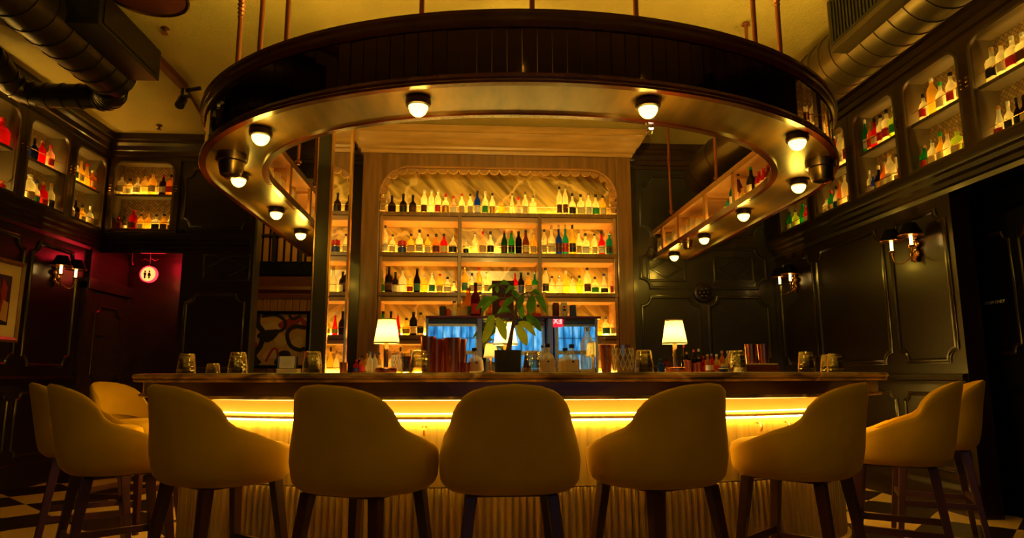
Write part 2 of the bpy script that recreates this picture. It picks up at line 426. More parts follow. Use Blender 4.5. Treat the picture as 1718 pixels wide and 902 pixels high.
def mould(parent, mp, path, mat='lacquer_line', k=1.0, name='panel_moulding'):
    return MB().sweep(path, [(o * k, d * k) for o, d in MOULD], mp, closed=True).build(name, mat, parent)

def wpart(mb, name, mats, root, **k):
    """a part given in room coordinates under a thing whose Empty stands elsewhere"""
    L = Vector(root.location); mb.v = [(x - L.x, y - L.y, z - L.z) for x, y, z in mb.v]
    return mb.build(name, mats, root, **k)

# ================================================================== the room
XL, XR, YB, YF, HC = -4.3, 3.8, 7.9, -3.2, 3.9
struct(MB().box(-5.2, 4.9, YF - .3, 9.6, -.1, 0).build('floor', 'checker_floor', smooth=0))
struct(MB().box(-5.2, 4.9, YF - .3, 9.6, HC, HC + .1).build('ceiling', 'ceiling_plaster', smooth=0))
BAYS_R = [(7.0, 7.66), (6.18, 6.86), (5.40, 6.05), (4.62, 5.28), (3.84, 4.50)]
BAYS_L = [(7.25, 7.85), (6.47, 7.12), (5.69, 6.34)]
BAY_B = (-4.19, -3.50)
ZO0, ZO1, ZS = 2.76, 3.58, 3.20
def R4(a, b, c, d): return [(a, c), (b, c), (b, d), (a, d)]
wl = struct(MB().plate([[(YF, 0), (7.62, 0), (7.62, 2.56), (8.05, 2.56), (8.05, HC), (YF, HC)]] + [R4(a - .014, b + .014, ZO0 - .032, ZO1 + .022) for a, b in BAYS_L], 0, -.14, WL(XL)).build('wall_left', 'lacquer', smooth=0))
wr = struct(MB().plate([[(YF, 2.5), (4.89, 2.5), (4.89, 0), (8.05, 0), (8.05, HC), (YF, HC)]] + [R4(a - .014, b + .014, ZO0 - .032, ZO1 + .022) for a, b in BAYS_R], 0, -.16, WR(XR)).build('wall_right', 'lacquer', smooth=0))
wb = struct(MB().plate([[(-4.44, 2.56), (-3.35, 2.56), (-3.35, 0), (-2.52, 0), (-2.52, 3.4), (-1.72, 3.4), (-1.72, 0), (2.0, 0), (2.0, HC), (-4.44, HC)], R4(BAY_B[0] - .014, BAY_B[1] + .014, ZO0 - .032, ZO1 + .022)], 0, -.14, WB(YB)).build('wall_back', 'lacquer', smooth=0))
wb2 = struct(MB().box(2.0, 3.96, YB, YB + .14, 0, HC).build('wall_back_right', 'grey_lacquer', smooth=0))
struct(MB().box(-5, 4.6, YF - .15, YF, 0, 1.12).box(-5, 4.6, YF - .15, YF, 2.12, HC).box(-5, -1.15, YF - .15, YF, 1.12, 2.12).box(3.0, 4.6, YF - .15, YF, 1.12, 2.12)
       .build('wall_front', 'front_grey', smooth=0))
# recess with the staff door on the right wall
struct(MB().box(4.2, 4.3, YF, 5.45, 0, 2.6).box(XR + .16, 4.3, 5.36, 5.45, 0, 2.6).box(XR + .16, 4.3, YF, 5.45, 2.5, 2.6).build('wall_recess', 'black_lacquer', smooth=0))
# restroom lobby behind the back wall
struct(MB().box(-4.3, -3.35, 8.62, 8.72, 0, 2.56).box(-3.35, -3.25, YB + .1, 8.72, 0, 2.56).box(-4.45, -4.32, 7.62, 8.72, 0, 2.56).box(-4.45, -3.25, YB + .1, 8.72, 2.56, 2.62)
       .build('wall_lobby', 'cabinet_wood', smooth=0))

def rails(path, prof, name, mat='lacquer'):
    return struct(MB().sweep(path, prof, HZ).build(name, mat, smooth=25))
CORN = [(0, 3.60), (.018, 3.60), (.022, 3.64), (.045, 3.65), (.05, 3.70), (.062, 3.71), (.075, 3.76), (.10, 3.79), (.105, 3.82), (.125, 3.83), (.13, 3.899), (0, 3.899)]
LEDG = [(0, 2.48), (.014, 2.48), (.022, 2.515), (.05, 2.525), (.055, 2.56), (.085, 2.575), (.092, 2.61), (.115, 2.625), (.125, 2.66), (.125, 2.695), (.05, 2.72), (0, 2.72)]
RAILP = [(0, .98), (.016, .98), (.02, 1.005), (.04, 1.015), (.045, 1.04), (.035, 1.06), (0, 1.065)]
BASE = [(0, 0), (.035, 0), (.035, .17), (.028, .19), (.022, .22), (.008, .235), (0, .24)]
rails([(XL, YF), (XL, YB), (XR, YB), (XR, YF)], CORN, 'trim_1', 'cabinet_wood')
rails([(XL, YF), (XL, YB), (-2.56, YB)], LEDG, 'trim_2')
rails([(XR, YB), (XR, YF)], LEDG, 'trim_3')
rails([(XL, YF), (XL, 7.60)], RAILP, 'trim_4'); rails([(XR, YB), (XR, 4.9)], RAILP, 'trim_5')
rails([(-3.34, YB), (-2.53, YB)], RAILP, 'trim_6'); rails([(2.0, YB), (XR, YB)], RAILP, 'trim_7')
rails([(XL, YF), (XL, 7.60)], BASE, 'baseboard_left'); rails([(XR, YB), (XR, 4.9)], BASE, 'baseboard_right')
rails([(2.0, YB), (XR, YB)], BASE, 'baseboard_back'); rails([(-3.34, YB), (-2.53, YB)], BASE, 'baseboard_back_left')

for a, b in ((4.97, 5.66), (5.78, 6.94), (7.04, 7.80)):
    mould(wr, WR(XR), scoop(a, b, 1.17, 2.38, .10)); mould(wr, WR(XR), scoop(a, b, .32, .90, .06), k=.8)
for a, b in ((6.74, 7.50), (5.55, 6.62), (4.3, 5.42)):
    mould(wl, WL(XL), scoop(a, b, 1.17, 2.38, .10)); mould(wl, WL(XL), scoop(a, b, .32, .90, .06), k=.8)
def diamond(s0, s1, t0, t1):
    c, d = (s0 + s1) / 2, (t0 + t1) / 2; return [(s0, d), (c, t0), (s1, d), (c, t1)]
for a, b in ((2.09, 2.80), (2.92, 3.66)):
    mould(wb2, WB(YB), scoop(a, b, 1.15, 2.0, .11), 'grey_lacquer'); mould(wb2, WB(YB), R4(a + .09, b - .16, 2.20, 2.50), 'grey_lacquer', .8)
    mould(wb2, WB(YB), diamond(a + .13, b - .20, 2.235, 2.465), 'grey_lacquer', .7); mould(wb2, WB(YB), scoop(a, b, .3, .9, .07), 'grey_lacquer', .8)
mould(wb2, WB(YB), scoop(2.09, 3.66, 2.11, 2.60, .12), 'grey_lacquer'); mould(wb2, WB(YB), scoop(2.12, 3.66, 2.76, 3.52, .13), 'grey_lacquer')
ros = MB().lathe([(.13, 0), (.12, .02), (.095, .025), (.09, .012), (.001, .012)], 20)
for k in range(6): ros.sphere((.05 * cos(k * pi / 3), .05 * sin(k * pi / 3), .02), .028, 8)
ros.sphere((0, 0, .03), .025, 8).build('panel_rosette', 'lacquer_line', wb2, (2.86, YB - .002, 2.05), (pi / 2, 0, 0))
mould(wb, WB(YB), scoop(-3.27, -2.62, 1.15, 2.0, .10)); mould(wb, WB(YB), R4(-3.10, -2.58, 2.18, 2.46), k=.8); mould(wb, WB(YB), diamond(-3.06, -2.62, 2.21, 2.43), k=.7)
mould(wb, WB(YB), scoop(-3.38, -2.6, 2.80, 3.5, .10))

# doors
d1 = struct(MB().box(-.03, .03, 0, .84, 0, 2.02).build('door_1', 'cabinet_wood', loc=(-4.29, 7.72, 0), smooth=0))
mould(d1, lambda s, t, d: (.03 + d, s, t), scoop(.14, .70, 1.0, 1.86, .09), 'cabinet_wood'); mould(d1, lambda s, t, d: (.03 + d, s, t), scoop(.14, .70, .2, .85, .09), 'cabinet_wood')
MB().box(.03, .05, .22, .40, 1.52, 1.53).lathe([(.02, 0), (.024, .03), (.001, .04)], 10, (.05, .76, 1.0)).build('door_handle', 'dark_bronze', d1)
struct(MB().box(-4.32, -4.24, 7.64, 7.72, 0, 2.12).box(-4.32, -4.24, 8.56, 8.62, 0, 2.12).box(-4.32, -4.22, 7.64, 8.62, 2.03, 2.16).box(-4.32, -4.27, 7.72, 8.56, 2.16, 2.50).build('trim_8', 'cabinet_wood', smooth=0, bevel=.008))
d2 = struct(MB().box(0, .05, 0, 1.3, 0, 2.3).build('door_2', 'black_lacquer', loc=(4.14, 3.95, 0), smooth=0))
D2 = lambda s, t, d: (-d, s, t)
_ya, _yb, _yt = at_x(1703, 480, 4.14).y - 3.95, at_x(1627, 480, 4.14).y - 3.95, at_x(1668, 507, 4.13)
mould(d2, D2, scoop(_ya, _yb, 1.22, 2.15, .07), 'lacquer_line', .6); mould(d2, D2, scoop(.10, _ya - .09, 1.22, 2.15, .07), 'lacquer_line', .8)
mould(d2, D2, scoop(.10, 1.2, .2, .95, .08), 'black_lacquer')
text('STAFF ONLY', 'lettering', 'sign_paint', d2, (-.006, _yt.y - 3.95, _yt.z), (pi / 2, 0, -pi / 2), .036)
struct(MB().sweep([(3.86, 0), (3.86, 2.38), (5.32, 2.38), (5.32, 0)], [(-.05, 0), (-.04, .03), (.03, .04), (.05, 0)], WR(4.2)).build('trim_9', 'black_lacquer', smooth=0))

# side room made up for a mirror's reflection, its slatted wall and steel edging
struct(MB().box(-2.53, -2.505, YB - .02, YB + .15, 0, 3.4).box(-1.745, -1.72, YB - .02, YB + .15, 0, 3.4).box(-2.53, -1.72, YB - .02, YB + .15, 3.38, 3.41).build('trim_10', 'steel_frame', smooth=0))
struct(MB().box(-3.9, -1.0, 9.42, 9.5, 0, 3.9).box(-3.25, -3.15, 8.05, 9.5, 0, 3.9).box(-1.2, -1.1, 8.05, 9.5, 0, 3.9).build('wall_reflected_room', 'slat_brown', smooth=0))
sl = MB()
for k in range(20):
    x = -3.14 + k * .1; sl.box(x, x + .088, 9.385, 9.42, .0, 2.13)
struct(sl.build('trim_11', 'slat_brown', smooth=0))
struct(MB().sweep([(-3.15, 9.42), (-1.2, 9.42)], [(0, 2.13), (.05, 2.13), (.05, 2.18), (.03, 2.2), (.06, 2.25), (.03, 2.3), (.03, 2.44), (.0, 2.46)], HZ).build('trim_12', 'maroon', smooth=0))
struct(MB().box(-3.15, -1.2, 9.37, 9.42, 2.46, 2.63).build('trim_13', 'black_lacquer', smooth=0))
gw = struct(MB().box(-3.1, -1.25, 9.40, 9.42, 2.63, 3.7).build('window_3', 'black_lacquer', smooth=0))
g = MB()
for k in range(18): g.box(-3.08 + k * .1, -3.015 + k * .1, 9.375, 9.40, 2.65, 3.68)
g.build('blind', 'slat_brown', gw, smooth=0)
g = MB()
for k in range(6): g.box(-3.12 + k * .37, -3.08 + k * .37, 9.34, 9.375, 2.63, 3.7)
g.box(-3.12, -1.25, 9.33, 9.36, 3.0, 3.03).box(-3.12, -1.25, 9.33, 9.36, 3.36, 3.39).build('window_frame', 'black_metal', gw, smooth=0)
light('reflected_room_fill', (-2.3, 8.6, 3.3), 14, WARM, .1)  # added light for the made-up room, without a fixture

# windows of the front wall (seen in the bar's mirrors)
def front_window(n, x0, x1, z0, z1, nx, nz):
    fr = MB().box(x0, x1, YF - .02, YF + .03, z0, z0 + .05).box(x0, x1, YF - .02, YF + .03, z1 - .05, z1).box(x0, x0 + .06, YF - .02, YF + .03, z0, z1).box(x1 - .06, x1, YF - .02, YF + .03, z0, z1)
    zm = z0 + (z1 - z0) * .40; fr.box(x0, x1, YF - .02, YF + .035, zm - .04, zm + .04)
    o = struct(fr.build(f'window_{n}', 'steel_frame', smooth=0))
    b = MB()
    for k in range(1, nx): b.box(x0 + (x1 - x0) * k / nx - .008, x0 + (x1 - x0) * k / nx + .008, YF - .01, YF + .01, z0, z1)
    for k in range(1, nz): b.box(x0, x1, YF - .012, YF + .012, zm + (z1 - zm) * k / nz - .007, zm + (z1 - zm) * k / nz + .007)
    b.build('glazing_bar', 'black_metal', o, smooth=0)
    MB().box(x0, x1, YF - .05, YF - .03, z0, z1).build('pane', 'daylight', o, smooth=0)
front_window(1, -.85, .2, 1.14, 2.08, 6, 2); front_window(2, .36, 1.55, 1.14, 2.08, 5, 1); front_window(4, 1.72, 2.75, 1.14, 2.08, 6, 2)
ex = thing('exit_sign', 'small red exit sign with white letters reflected in the mirror behind the plant', 'sign', (1.70, YF + .03, 2.13))
MB().box(-.17, .17, -.03, .03, -.11, .11).build('sign_box', 'exit_red', ex, bevel=.008)
text('EXIT', 'lettering', 'exit_white', ex, (0, .032, 0), (pi / 2, 0, pi), .15)
for i, (x, y) in enumerate(((-2.4, .6), (.2, .2), (2.6, .6))):  # unseen lamps added behind the camera to light the stool backs
    t = thing('fill_downlight', 'added unseen warm downlight in the ceiling over the seating side, ' + ('by the left wall', 'on the room axis', 'by the right wall')[i], 'ceiling light', (x, y, HC), 0, 'added downlights over the seating side')
    MB().lathe([(.07, -.006), (.09, -.012), (.09, -.001), (.07, -.001)], 20).build('trim_ring', 'brass', t)
    MB().lathe([(.001, -.004), (.07, -.004), (.07, -.001), (.001, -.001)], 20).build('lens', 'globe_glass', t)
    light('downlight_fill', (x, y, HC - .03), P_DOWN, (1, .62, .05), .08, 'SPOT', rot=(0, 0, 0), spread=2.6)

# ================================================================== display cabinets in the walls
CW = []
def cabinet(lab, mp, a, b, ctr):
    r = thing('display_cabinet', lab, 'cabinet', ctr, 0, 'lattice-backed bottle cabinets along the walls')
    D = .185
    outer = R4(a - .062, b + .062, 2.70, 3.62); hole = rrect(a + .012, b - .012, ZO0 + .006, ZO1 - .012, .095, 6)
    wpart(MB().plate([outer, hole], .028, .002, mp), 'face_frame', 'cabinet_wood', r, smooth=0)
    wpart(MB().sweep(hole, [(-.004, .02), (-.004, .032), (.014, .036), (.022, .028)], mp, closed=True), 'frame_bead', 'cabinet_liner', r)
    wpart(MB().plate([R4(a, b, ZO0, ZO1)], -D, -D - .01, mp), 'lattice_back', 'lattice', r, smooth=0)
    L = MB()
    for s0, s1, t0, t1 in ((a - .012, a, ZO0, ZO1), (b, b + .012, ZO0, ZO1), (a, b, ZO0 - .03, ZO0), (a, b, ZO1, ZO1 + .02)): L.plate([R4(s0, s1, t0, t1)], .0, -D - .01, mp)
    wpart(L, 'lining', 'cabinet_liner', r, smooth=0)
    wpart(MB().plate([R4(a, b, ZS - .03, ZS)], -.03, -D, mp), 'shelf', 'cabinet_liner', r, smooth=0)
    for z in (ZO0, ZS):
        wpart(MB().tube([mp(a, z + .10, -.045), mp(b, z + .10, -.045)], .0045, 6), 'gallery_rail', 'brass', r)
        wpart(MB().plate([R4(a + .02, b - .02, z, z + .012)], -D + .03, -D + .012, mp), 'led_strip', 'led_wall', r, smooth=0)
    for s in (a - .03, b + .03):
        for i in range(3): wpart(MB().tube([mp(s - .012, ZS + .02 + i * .035, .034), mp(s + .012, ZS + .02 + i * .035, .034)], .008, 6), 'column_ring', 'brass', r)
    return r
for i, (a, b) in enumerate(BAYS_R):
    cabinet(('bottle cabinet in the dark wall next to the room corner, behind the canopy', 'bottle cabinet half hidden by the rounded canopy edge', 'bottle cabinet just clear of the canopy, multicoloured bottles on top',
             'bottle cabinet above the wall sconce with pale bottles on both shelves', 'bottle cabinet above the staff door, cut by the picture edge')[i], WR(XR), a, b, (XR, (a + b) / 2, 2.7))
for i, (a, b) in enumerate(BAYS_L):
    cabinet(('bottle cabinet in the left wall adjoining the corner above the restroom lobby', 'bottle cabinet with blue and red bottles on its upper shelf', 'bottle cabinet at the picture edge holding one large red bottle')[i], WL(XL), a, b, (XL, (a + b) / 2, 2.7))
cabinet('square bottle cabinet facing the room above the red restroom lobby', WB(YB), *BAY_B, ((BAY_B[0] + BAY_B[1]) / 2, YB, 2.7))

# ================================================================== back bar
BY = 7.45
bb = thing('back_bar', 'glowing gold wood back bar with veined stone backing and scalloped arch', 'back bar', (.34, BY, 0))
def bp(mb, name, mat, **k): return wpart(mb, name, mat, bb, **k)
X0, X1 = -1.02, 1.71
for x0, x1, xi in ((-1.225, X0, 1), (X1, 1.89, -1)):
    bp(MB().box(x0, x1, BY, YB - .001, 0, 3.62).box(x0 - .02, x1 + .02, BY - .02, YB - .001, 0, .2), 'pilaster', 'gold_wood', smooth=0, bevel=.012)
# arch board
arch = []
for i in range(13): a = pi / 2 * i / 12; arch.append((X0 + .33 - .33 * cos(a), 3.11 + .33 * sin(a)))
for i in range(13): a = pi / 2 * (1 - i / 12); arch.append((X1 - .33 + .33 * cos(a), 3.11 + .33 * sin(a)))
outl = [(X0, 3.62), (X0, 2.94)] + arch + [(X1, 2.94), (X1, 3.62)]
bp(MB().plate([outl], .0, -.05, WB(BY + .01)), 'arch_board', 'gold_wood', smooth=0)
bp(MB().sweep(arch, [(-.012, 0), (-.012, .02), (.0, .028), (.012, .02), (.012, 0)], WB(BY + .01)), 'arch_bead', 'honey_wood')
# scallops: a strip of lobes along the arch
L = [0]
for p, q in zip(arch, arch[1:]): L.append(L[-1] + math.dist(p, q))
def along(t):
    for i in range(len(arch) - 1):
        if t <= L[i + 1] or i == len(arch) - 2:
            f = (t - L[i]) / (L[i + 1] - L[i]); p, q = Vector(arch[i]), Vector(arch[i + 1]); d = (q - p).normalized()
            return p.lerp(q, f), Vector((d.y, -d.x))
NSC = 26; inner = []; up = []
for k in range(NSC):
    for j in range(6):
        t = L[-1] * (k + j / 6) / NSC; p, n = along(t); inner.append(tuple(p + n * (.022 + .048 * math.sqrt(max(0, 1 - (2 * j / 6 - 1) ** 2))))); up.append(tuple(p - n * .002))
sc = MB(); n = len(inner)
vs = [(x, BY + .03, z) for x, z in inner] + [(x, BY + .03, z) for x, z in up] + [(x, BY + .05, z) for x, z in inner] + [(x, BY + .05, z) for x, z in up]
fs = []
for i in range(n - 1): fs += [(i, i + 1, n + i + 1, n + i), (2 * n + i, 3 * n + i, 3 * n + i + 1, 2 * n + i + 1), (i, 2 * n + i, 2 * n + i + 1, i + 1)]
sc.add(vs, fs); bp(sc, 'scallop_trim', 'honey_wood', smooth=0)
bp(MB().sweep(inner, [(-.006, .0), (-.006, .012), (.006, .012), (.006, 0)], WB(BY + .03)), 'scallop_bead', 'brass')
for x in (X0 + .035, X1 - .035):
    bp(MB().box(x - .04, x + .04, BY - .02, BY + .06, 3.03, 3.06).box(x - .032, x + .032, BY - .01, BY + .05, 2.98, 3.03).box(x - .022, x + .022, BY, BY + .04, 2.93, 2.98).tube([(x - .03, BY + .0, 2.99), (x + .03, BY + .0, 2.99)], .025, 10), 'corbel', 'honey_wood', bevel=.006)
bp(MB().box(X0, X1, 7.85, YB - .001, .9, 3.6), 'stone_backing', 'onyx', smooth=0)
SH = [2.91, 2.44, 1.985, 1.505, 1.06]
MU = (-.111, .811)
for i, z in enumerate(SH):
    bp(MB().box(X0, X1, BY + .03, 7.85, z - .035, z).box(X0, X1, BY + .015, BY + .035, z - .042, z + .004), 'shelf', 'gold_wood', smooth=0, bevel=.004)
    if i: bp(MB().box(X0, X1, BY + .05, 7.85, SH[i - 1] - .095, SH[i - 1] - .04), 'shelf_rail', 'honey_wood', smooth=0)
    for x0, x1 in (((X0, X1),) if i == 0 else ((X0 + .03, MU[0] - .03), (MU[0] + .03, MU[1] - .03), (MU[1] + .03, X1 - .03))):
        bp(MB().box(x0 + .02, x1 - .02, 7.815, 7.846, z + .003, z + .045), 'led_strip', 'led_back', smooth=0)
        bp(MB().tube([(x0 + .01, BY + .055, z + .09), (x1 - .01, BY + .055, z + .09)], .0035, 6), 'gallery_rail', 'brass')
for x in MU: bp(MB().box(x - .02, x + .02, BY + .012, 7.85, 1.0, SH[0] - .03), 'mullion', 'gold_wood', smooth=0, bevel=.004)
for x in (X0 + .02, X1 - .02): bp(MB().box(x - .018, x + .018, BY + .03, 7.85, 1.0, SH[0] - .03), 'side_post', 'honey_wood', smooth=0, bevel=.004)
bp(MB().box(X0, X1, BY + .02, YB - .001, 0, 1.0), 'base_cabinet', 'gold_wood', smooth=0)
bcor = [(0, 3.60), (.02, 3.60), (.025, 3.635), (.05, 3.65), (.055, 3.675), (.10, 3.72), (.14, 3.79), (.15, 3.81), (.165, 3.82), (.165, 3.895), (0, 3.895)]
bp(MB().sweep([(-1.225, YB), (-1.225, BY), (1.89, BY), (1.89, YB)], bcor, HZ), 'cornice', 'gold_wood_lit', smooth=25)

# mirrored pier beside the back bar
pr = thing('mirror_pier', 'narrow dark pier with a gilt-framed mirror side, beside the back bar', 'pier', (-1.21, 5.9, 0))
PX0, PX1, PY0, PY1 = -1.275, -1.155, 5.48, 6.38
wpart(MB().box(PX0, PX1 - .004, PY0, PY1, 0, HC), 'core', 'grey_lacquer', pr, smooth=0)
fr = MB().box(PX1 - .012, PX1 + .012, PY0 - .012, PY0 + .03, 1.0, HC).box(PX1 - .012, PX1 + .014, PY1 - .07, PY1 + .012, 1.0, HC).box(PX1 - .012, PX1 + .012, PY0, PY1, 1.0, 1.12).box(PX0 - .008, PX0 + .006, PY0 - .010, PY0 + .01, 1.0, HC)
wpart(fr, 'gilt_frame', 'brass', pr, smooth=0, bevel=.003)
wpart(MB().box(PX1 - .004, PX1 + .003, PY0 + .03, PY1 - .07, 1.12, HC - .02), 'mirror_panel', 'mirror', pr, smooth=0)

# ================================================================== the bar
BCX, BA = .33, 2.37
def bar_off(d): return upath(BCX, BA - d, 4.6, 1.4 - d, 2.5, 7.3, .04)
bar = thing('bar_counter', 'U-shaped bar counter with brown stone top, lit apron and fluted wooden front', 'bar counter', (BCX, 3.2, 0))
def wb_(mb, name, mat, **k): return wpart(mb, name, mat, bar, **k)
top = [(0, 1.024), (.012, 1.026), (.018, 1.034), (.012, 1.040), (.022, 1.046), (.026, 1.056), (.018, 1.068), (0, 1.07), (-.74, 1.07), (-.74, 1.024)]
wb_(MB().sweep(bar_off(.02), top, HZ), 'counter_top', 'bar_stone', smooth=30)
wb_(MB().sweep(bar_off(.055), [(0, .955), (0, 1.024), (-.10, 1.024), (-.10, .955)], HZ), 'apron', 'apron_wood', smooth=30)
wb_(MB().sweep(bar_off(.04), [(0, .94), (.006, .948), (0, .957), (-.12, .957), (-.12, .94)], HZ), 'apron_bead', 'bar_stone', smooth=30)
wb_(MB().sweep(bar_off(.30), [(0, .84), (0, 1.02), (-.03, 1.02), (-.03, .84)], HZ), 'lit_frieze', 'cove_gold', smooth=30)
wb_(MB().sweep(bar_off(.27), [(-.03, .835), (.012, .835), (.014, .848), (.004, .858), (-.03, .860)], HZ), 'ledge', 'oak_slat', smooth=30)
wb_(MB().sweep(bar_off(.265), [(-.002, .8605), (.004, .8605), (.004, .867), (-.002, .867)], HZ), 'led_line', 'led_lip')
wb_(MB().sweep(bar_off(.22), [(-.006, .932), (.006, .932), (.006, .939), (-.006, .939)], HZ), 'led_strip', 'led_lip')
wb_(MB().sweep(bar_off(.275), [(-.005, .826), (.005, .826), (.005, .834), (-.005, .834)], HZ), 'led_strip', 'led_panel_fill')  # hidden strip added under the ledge to brighten the plank front
# plank front and fluted dado
P = upath(BCX, BA - .29, 4.6, 1.4 - .29, 2.5, 7.3, .012)
def grooves(path, every, dep, wid, off=0):
    out = []; acc = 0
    for i, p in enumerate(path):
        a = Vector(path[max(i - 1, 0)]); b = Vector(path[min(i + 1, len(path) - 1)]); t = (b - a).normalized(); nn = Vector((t.y, -t.x))
        k = i % every; out.append(tuple(Vector(p) + nn * (off - (dep if k < wid else 0))))
    return out
wb_(MB().sweep(grooves(P, 10, .006, 1), [(0, .50), (0, .836), (-.03, .836), (-.03, .50)], HZ), 'plank_front', 'oak_slat', smooth=20)
wb_(MB().sweep(grooves(P, 3, .022, 1, .014), [(0, .12), (0, .495), (-.05, .495), (-.05, .12)], HZ), 'fluted_front', 'oak_slat', smooth=15)
wb_(MB().sweep(bar_off(.255), [(0, 0), (0, .115), (-.012, .125), (-.06, .125), (-.06, 0)], HZ), 'plinth', 'oak_slat', smooth=25)
hk = bar_off(.27)
for q in ((715, 712), (1272, 698), (330, 700), (1330, 690)):
    p = at_y(*q, 3.6); j = min(range(len(hk)), key=lambda i: abs(hk[i][0] - p.x) + (0 if hk[i][1] < 5 else 9)); x, y = hk[j]
    wb_(MB().tube([(x, y, .80), (x * 1.0, y - .035, .80), (x, y - .05, .785), (x, y - .05, .77), (x, y - .035, .76)], .006, 6).lathe([(.016, -.004), (.016, .004)], 10, (x, y - .004, .80)), 'bag_hook', 'brass')

# ================================================================== canopy ring over the bar
RCX, RA, RYC, RB, RN = .39, 2.29, 4.96, 1.955, 2.0
RZ0, RZ1 = 2.45, 2.82
REND = 7.86
def ring_off(d, step=.05): return upath(RCX, RA - d, RYC, RB - d, RN + d * .35, REND, step)
cn = thing('bar_canopy', 'oval dark wood canopy with mirrored fascia hanging over the bar on rods', 'canopy', (RCX, 3.0, RZ1))
def cp_(mb, name, mat, **k): return wpart(mb, name, mat, cn, **k)
o_, i_ = ring_off(.03), ring_off(.43)
# soffit board between the outer and the inner outline
def band(oa, ib, z0, z1):
    n = 220
    def rs(p):
        L = [0]
        for a, b in zip(p, p[1:]): L.append(L[-1] + math.dist(a, b))
        out = []; j = 0
        for k in range(n + 1):
            t = L[-1] * k / n
            while j < len(p) - 2 and L[j + 1] < t: j += 1
            f = (t - L[j]) / max(1e-9, L[j + 1] - L[j]); out.append(tuple(Vector(p[j]).lerp(Vector(p[j + 1]), min(1, f))))
        return out
    A, B = rs(oa), rs(ib); m_ = MB(); vs = []
    for a, b in zip(A, B): vs += [(*a, z0), (*b, z0), (*b, z1), (*a, z1)]
    fs = [(i * 4 + c, i * 4 + (c + 1) % 4, i * 4 + 4 + (c + 1) % 4, i * 4 + 4 + c) for i in range(n) for c in range(4)] + [(0, 1, 2, 3), (n * 4, n * 4 + 1, n * 4 + 2, n * 4 + 3)]
    return m_.add(vs, fs)
cp_(band(o_, i_, RZ0 + .012, RZ0 + .045), 'soffit', 'soffit_wood', smooth=30)
cp_(band(ring_off(.05), i_, RZ1 - .05, RZ1 - .02), 'top_board', 'honey_wood', smooth=30)
cp_(MB().sweep(ring_off(0), [(-.04, RZ0), (0, RZ0), (.006, RZ0 + .01), (0, RZ0 + .02), (.004, RZ0 + .03), (-.012, RZ0 + .055), (-.04, RZ0 + .055)], HZ), 'bottom_rim', 'cherry', smooth=30)
cp_(MB().sweep(ring_off(0), [(-.04, RZ1 - .075), (-.012, RZ1 - .075), (-.004, RZ1 - .06), (.008, RZ1 - .05), (.008, RZ1 - .03), (.02, RZ1 - .02), (.02, RZ1), (-.05, RZ1)], HZ), 'top_rim', 'cherry', smooth=30)
cp_(MB().sweep(ring_off(.43), [(-.02, RZ0), (.02, RZ0), (.02, RZ0 + .05), (.006, RZ0 + .055), (-.02, RZ0 + .055)], HZ), 'inner_rim', 'cherry', smooth=30)
cp_(MB().sweep(ring_off(.43), [(-.014, RZ1 - .065), (.016, RZ1 - .065), (.016, RZ1 - .01), (-.014, RZ1 - .01)], HZ), 'inner_top_rail', 'honey_wood', smooth=30)
cp_(MB().sweep(ring_off(.06), [(-.012, RZ0 + .04), (0, RZ0 + .04), (0, RZ1 - .05), (-.012, RZ1 - .05)], HZ), 'lining', 'honey_wood', smooth=30)
# mirror tiles: one flat facet per strip, a hair out of line with its neighbours
tp = ring_off(.022, .074); t_ = MB(); rr = random.Random(3)
for a, b in zip(tp, tp[1:]):
    a, b = Vector(a), Vector(b); d = (b - a).normalized(); nn = Vector((d.y, -d.x)); a2, b2 = a + d * .002, b - d * .002
    j0, j1, jt = rr.uniform(-.0008, .0008), rr.uniform(-.0008, .0008), rr.uniform(-.0015, .0015)
    z0, z1 = RZ0 + .05, RZ1 - .07
    q = [(*(a2 + nn * j0), z0), (*(b2 + nn * j1), z0), (*(b2 + nn * (j1 + jt)), z1), (*(a2 + nn * (j0 + jt)), z1)]
    q2 = [(x - nn.x * .008, y - nn.y * .008, z) for x, y, z in q]
    t_.add(q + q2, [(0, 1, 2, 3), (4, 7, 6, 5), (0, 4, 5, 1), (1, 5, 6, 2), (2, 6, 7, 3), (3, 7, 4, 0)])
cp_(MB().sweep(ring_off(.034), [(-.01, RZ0 + .05), (0, RZ0 + .05), (0, RZ1 - .065), (-.01, RZ1 - .065)], HZ), 'fascia_backing', 'bronze', smooth=30)
cp_(t_, 'mirror_fascia', 'smoked_mirror', smooth=0)
# uprights of the shelf that runs inside the canopy
inn = ring_off(.43)
UPY = [4.62, 5.35, 6.05, 6.85, 7.45]
ups = [(sx, y) for sx in (-1, 1) for y in UPY]
for sx, y in ups:
    x = RCX + sx * (RA - .43)
    cp_(MB().box(x - .014, x + .014, y - .03, y + .03, RZ0 + .04, RZ1 - .05), 'upright', 'honey_wood', smooth=0, bevel=.003)
    cp_(MB().box(*sorted((x, x + sx * .36)), y - .012, y + .012, RZ0 + .26, RZ0 + .285), 'crossbar', 'honey_wood', smooth=0)
for sx in (-1, 1):
    x = RCX + sx * (RA - .43 + .034)
    cp_(MB().box(x - .007, x + .007, 4.75, REND - .05, RZ0 + .0455, RZ0 + .0525), 'led_strip', 'led_ring', smooth=0)
cp_(MB().sweep([p for p in ring_off(.30) if p[1] < 4.9], [(-.03, RZ1 - .018), (.03, RZ1 - .018), (.03, RZ1 - .006), (-.03, RZ1 - .006)], HZ), 'cove_light', 'led_cove', smooth=0)
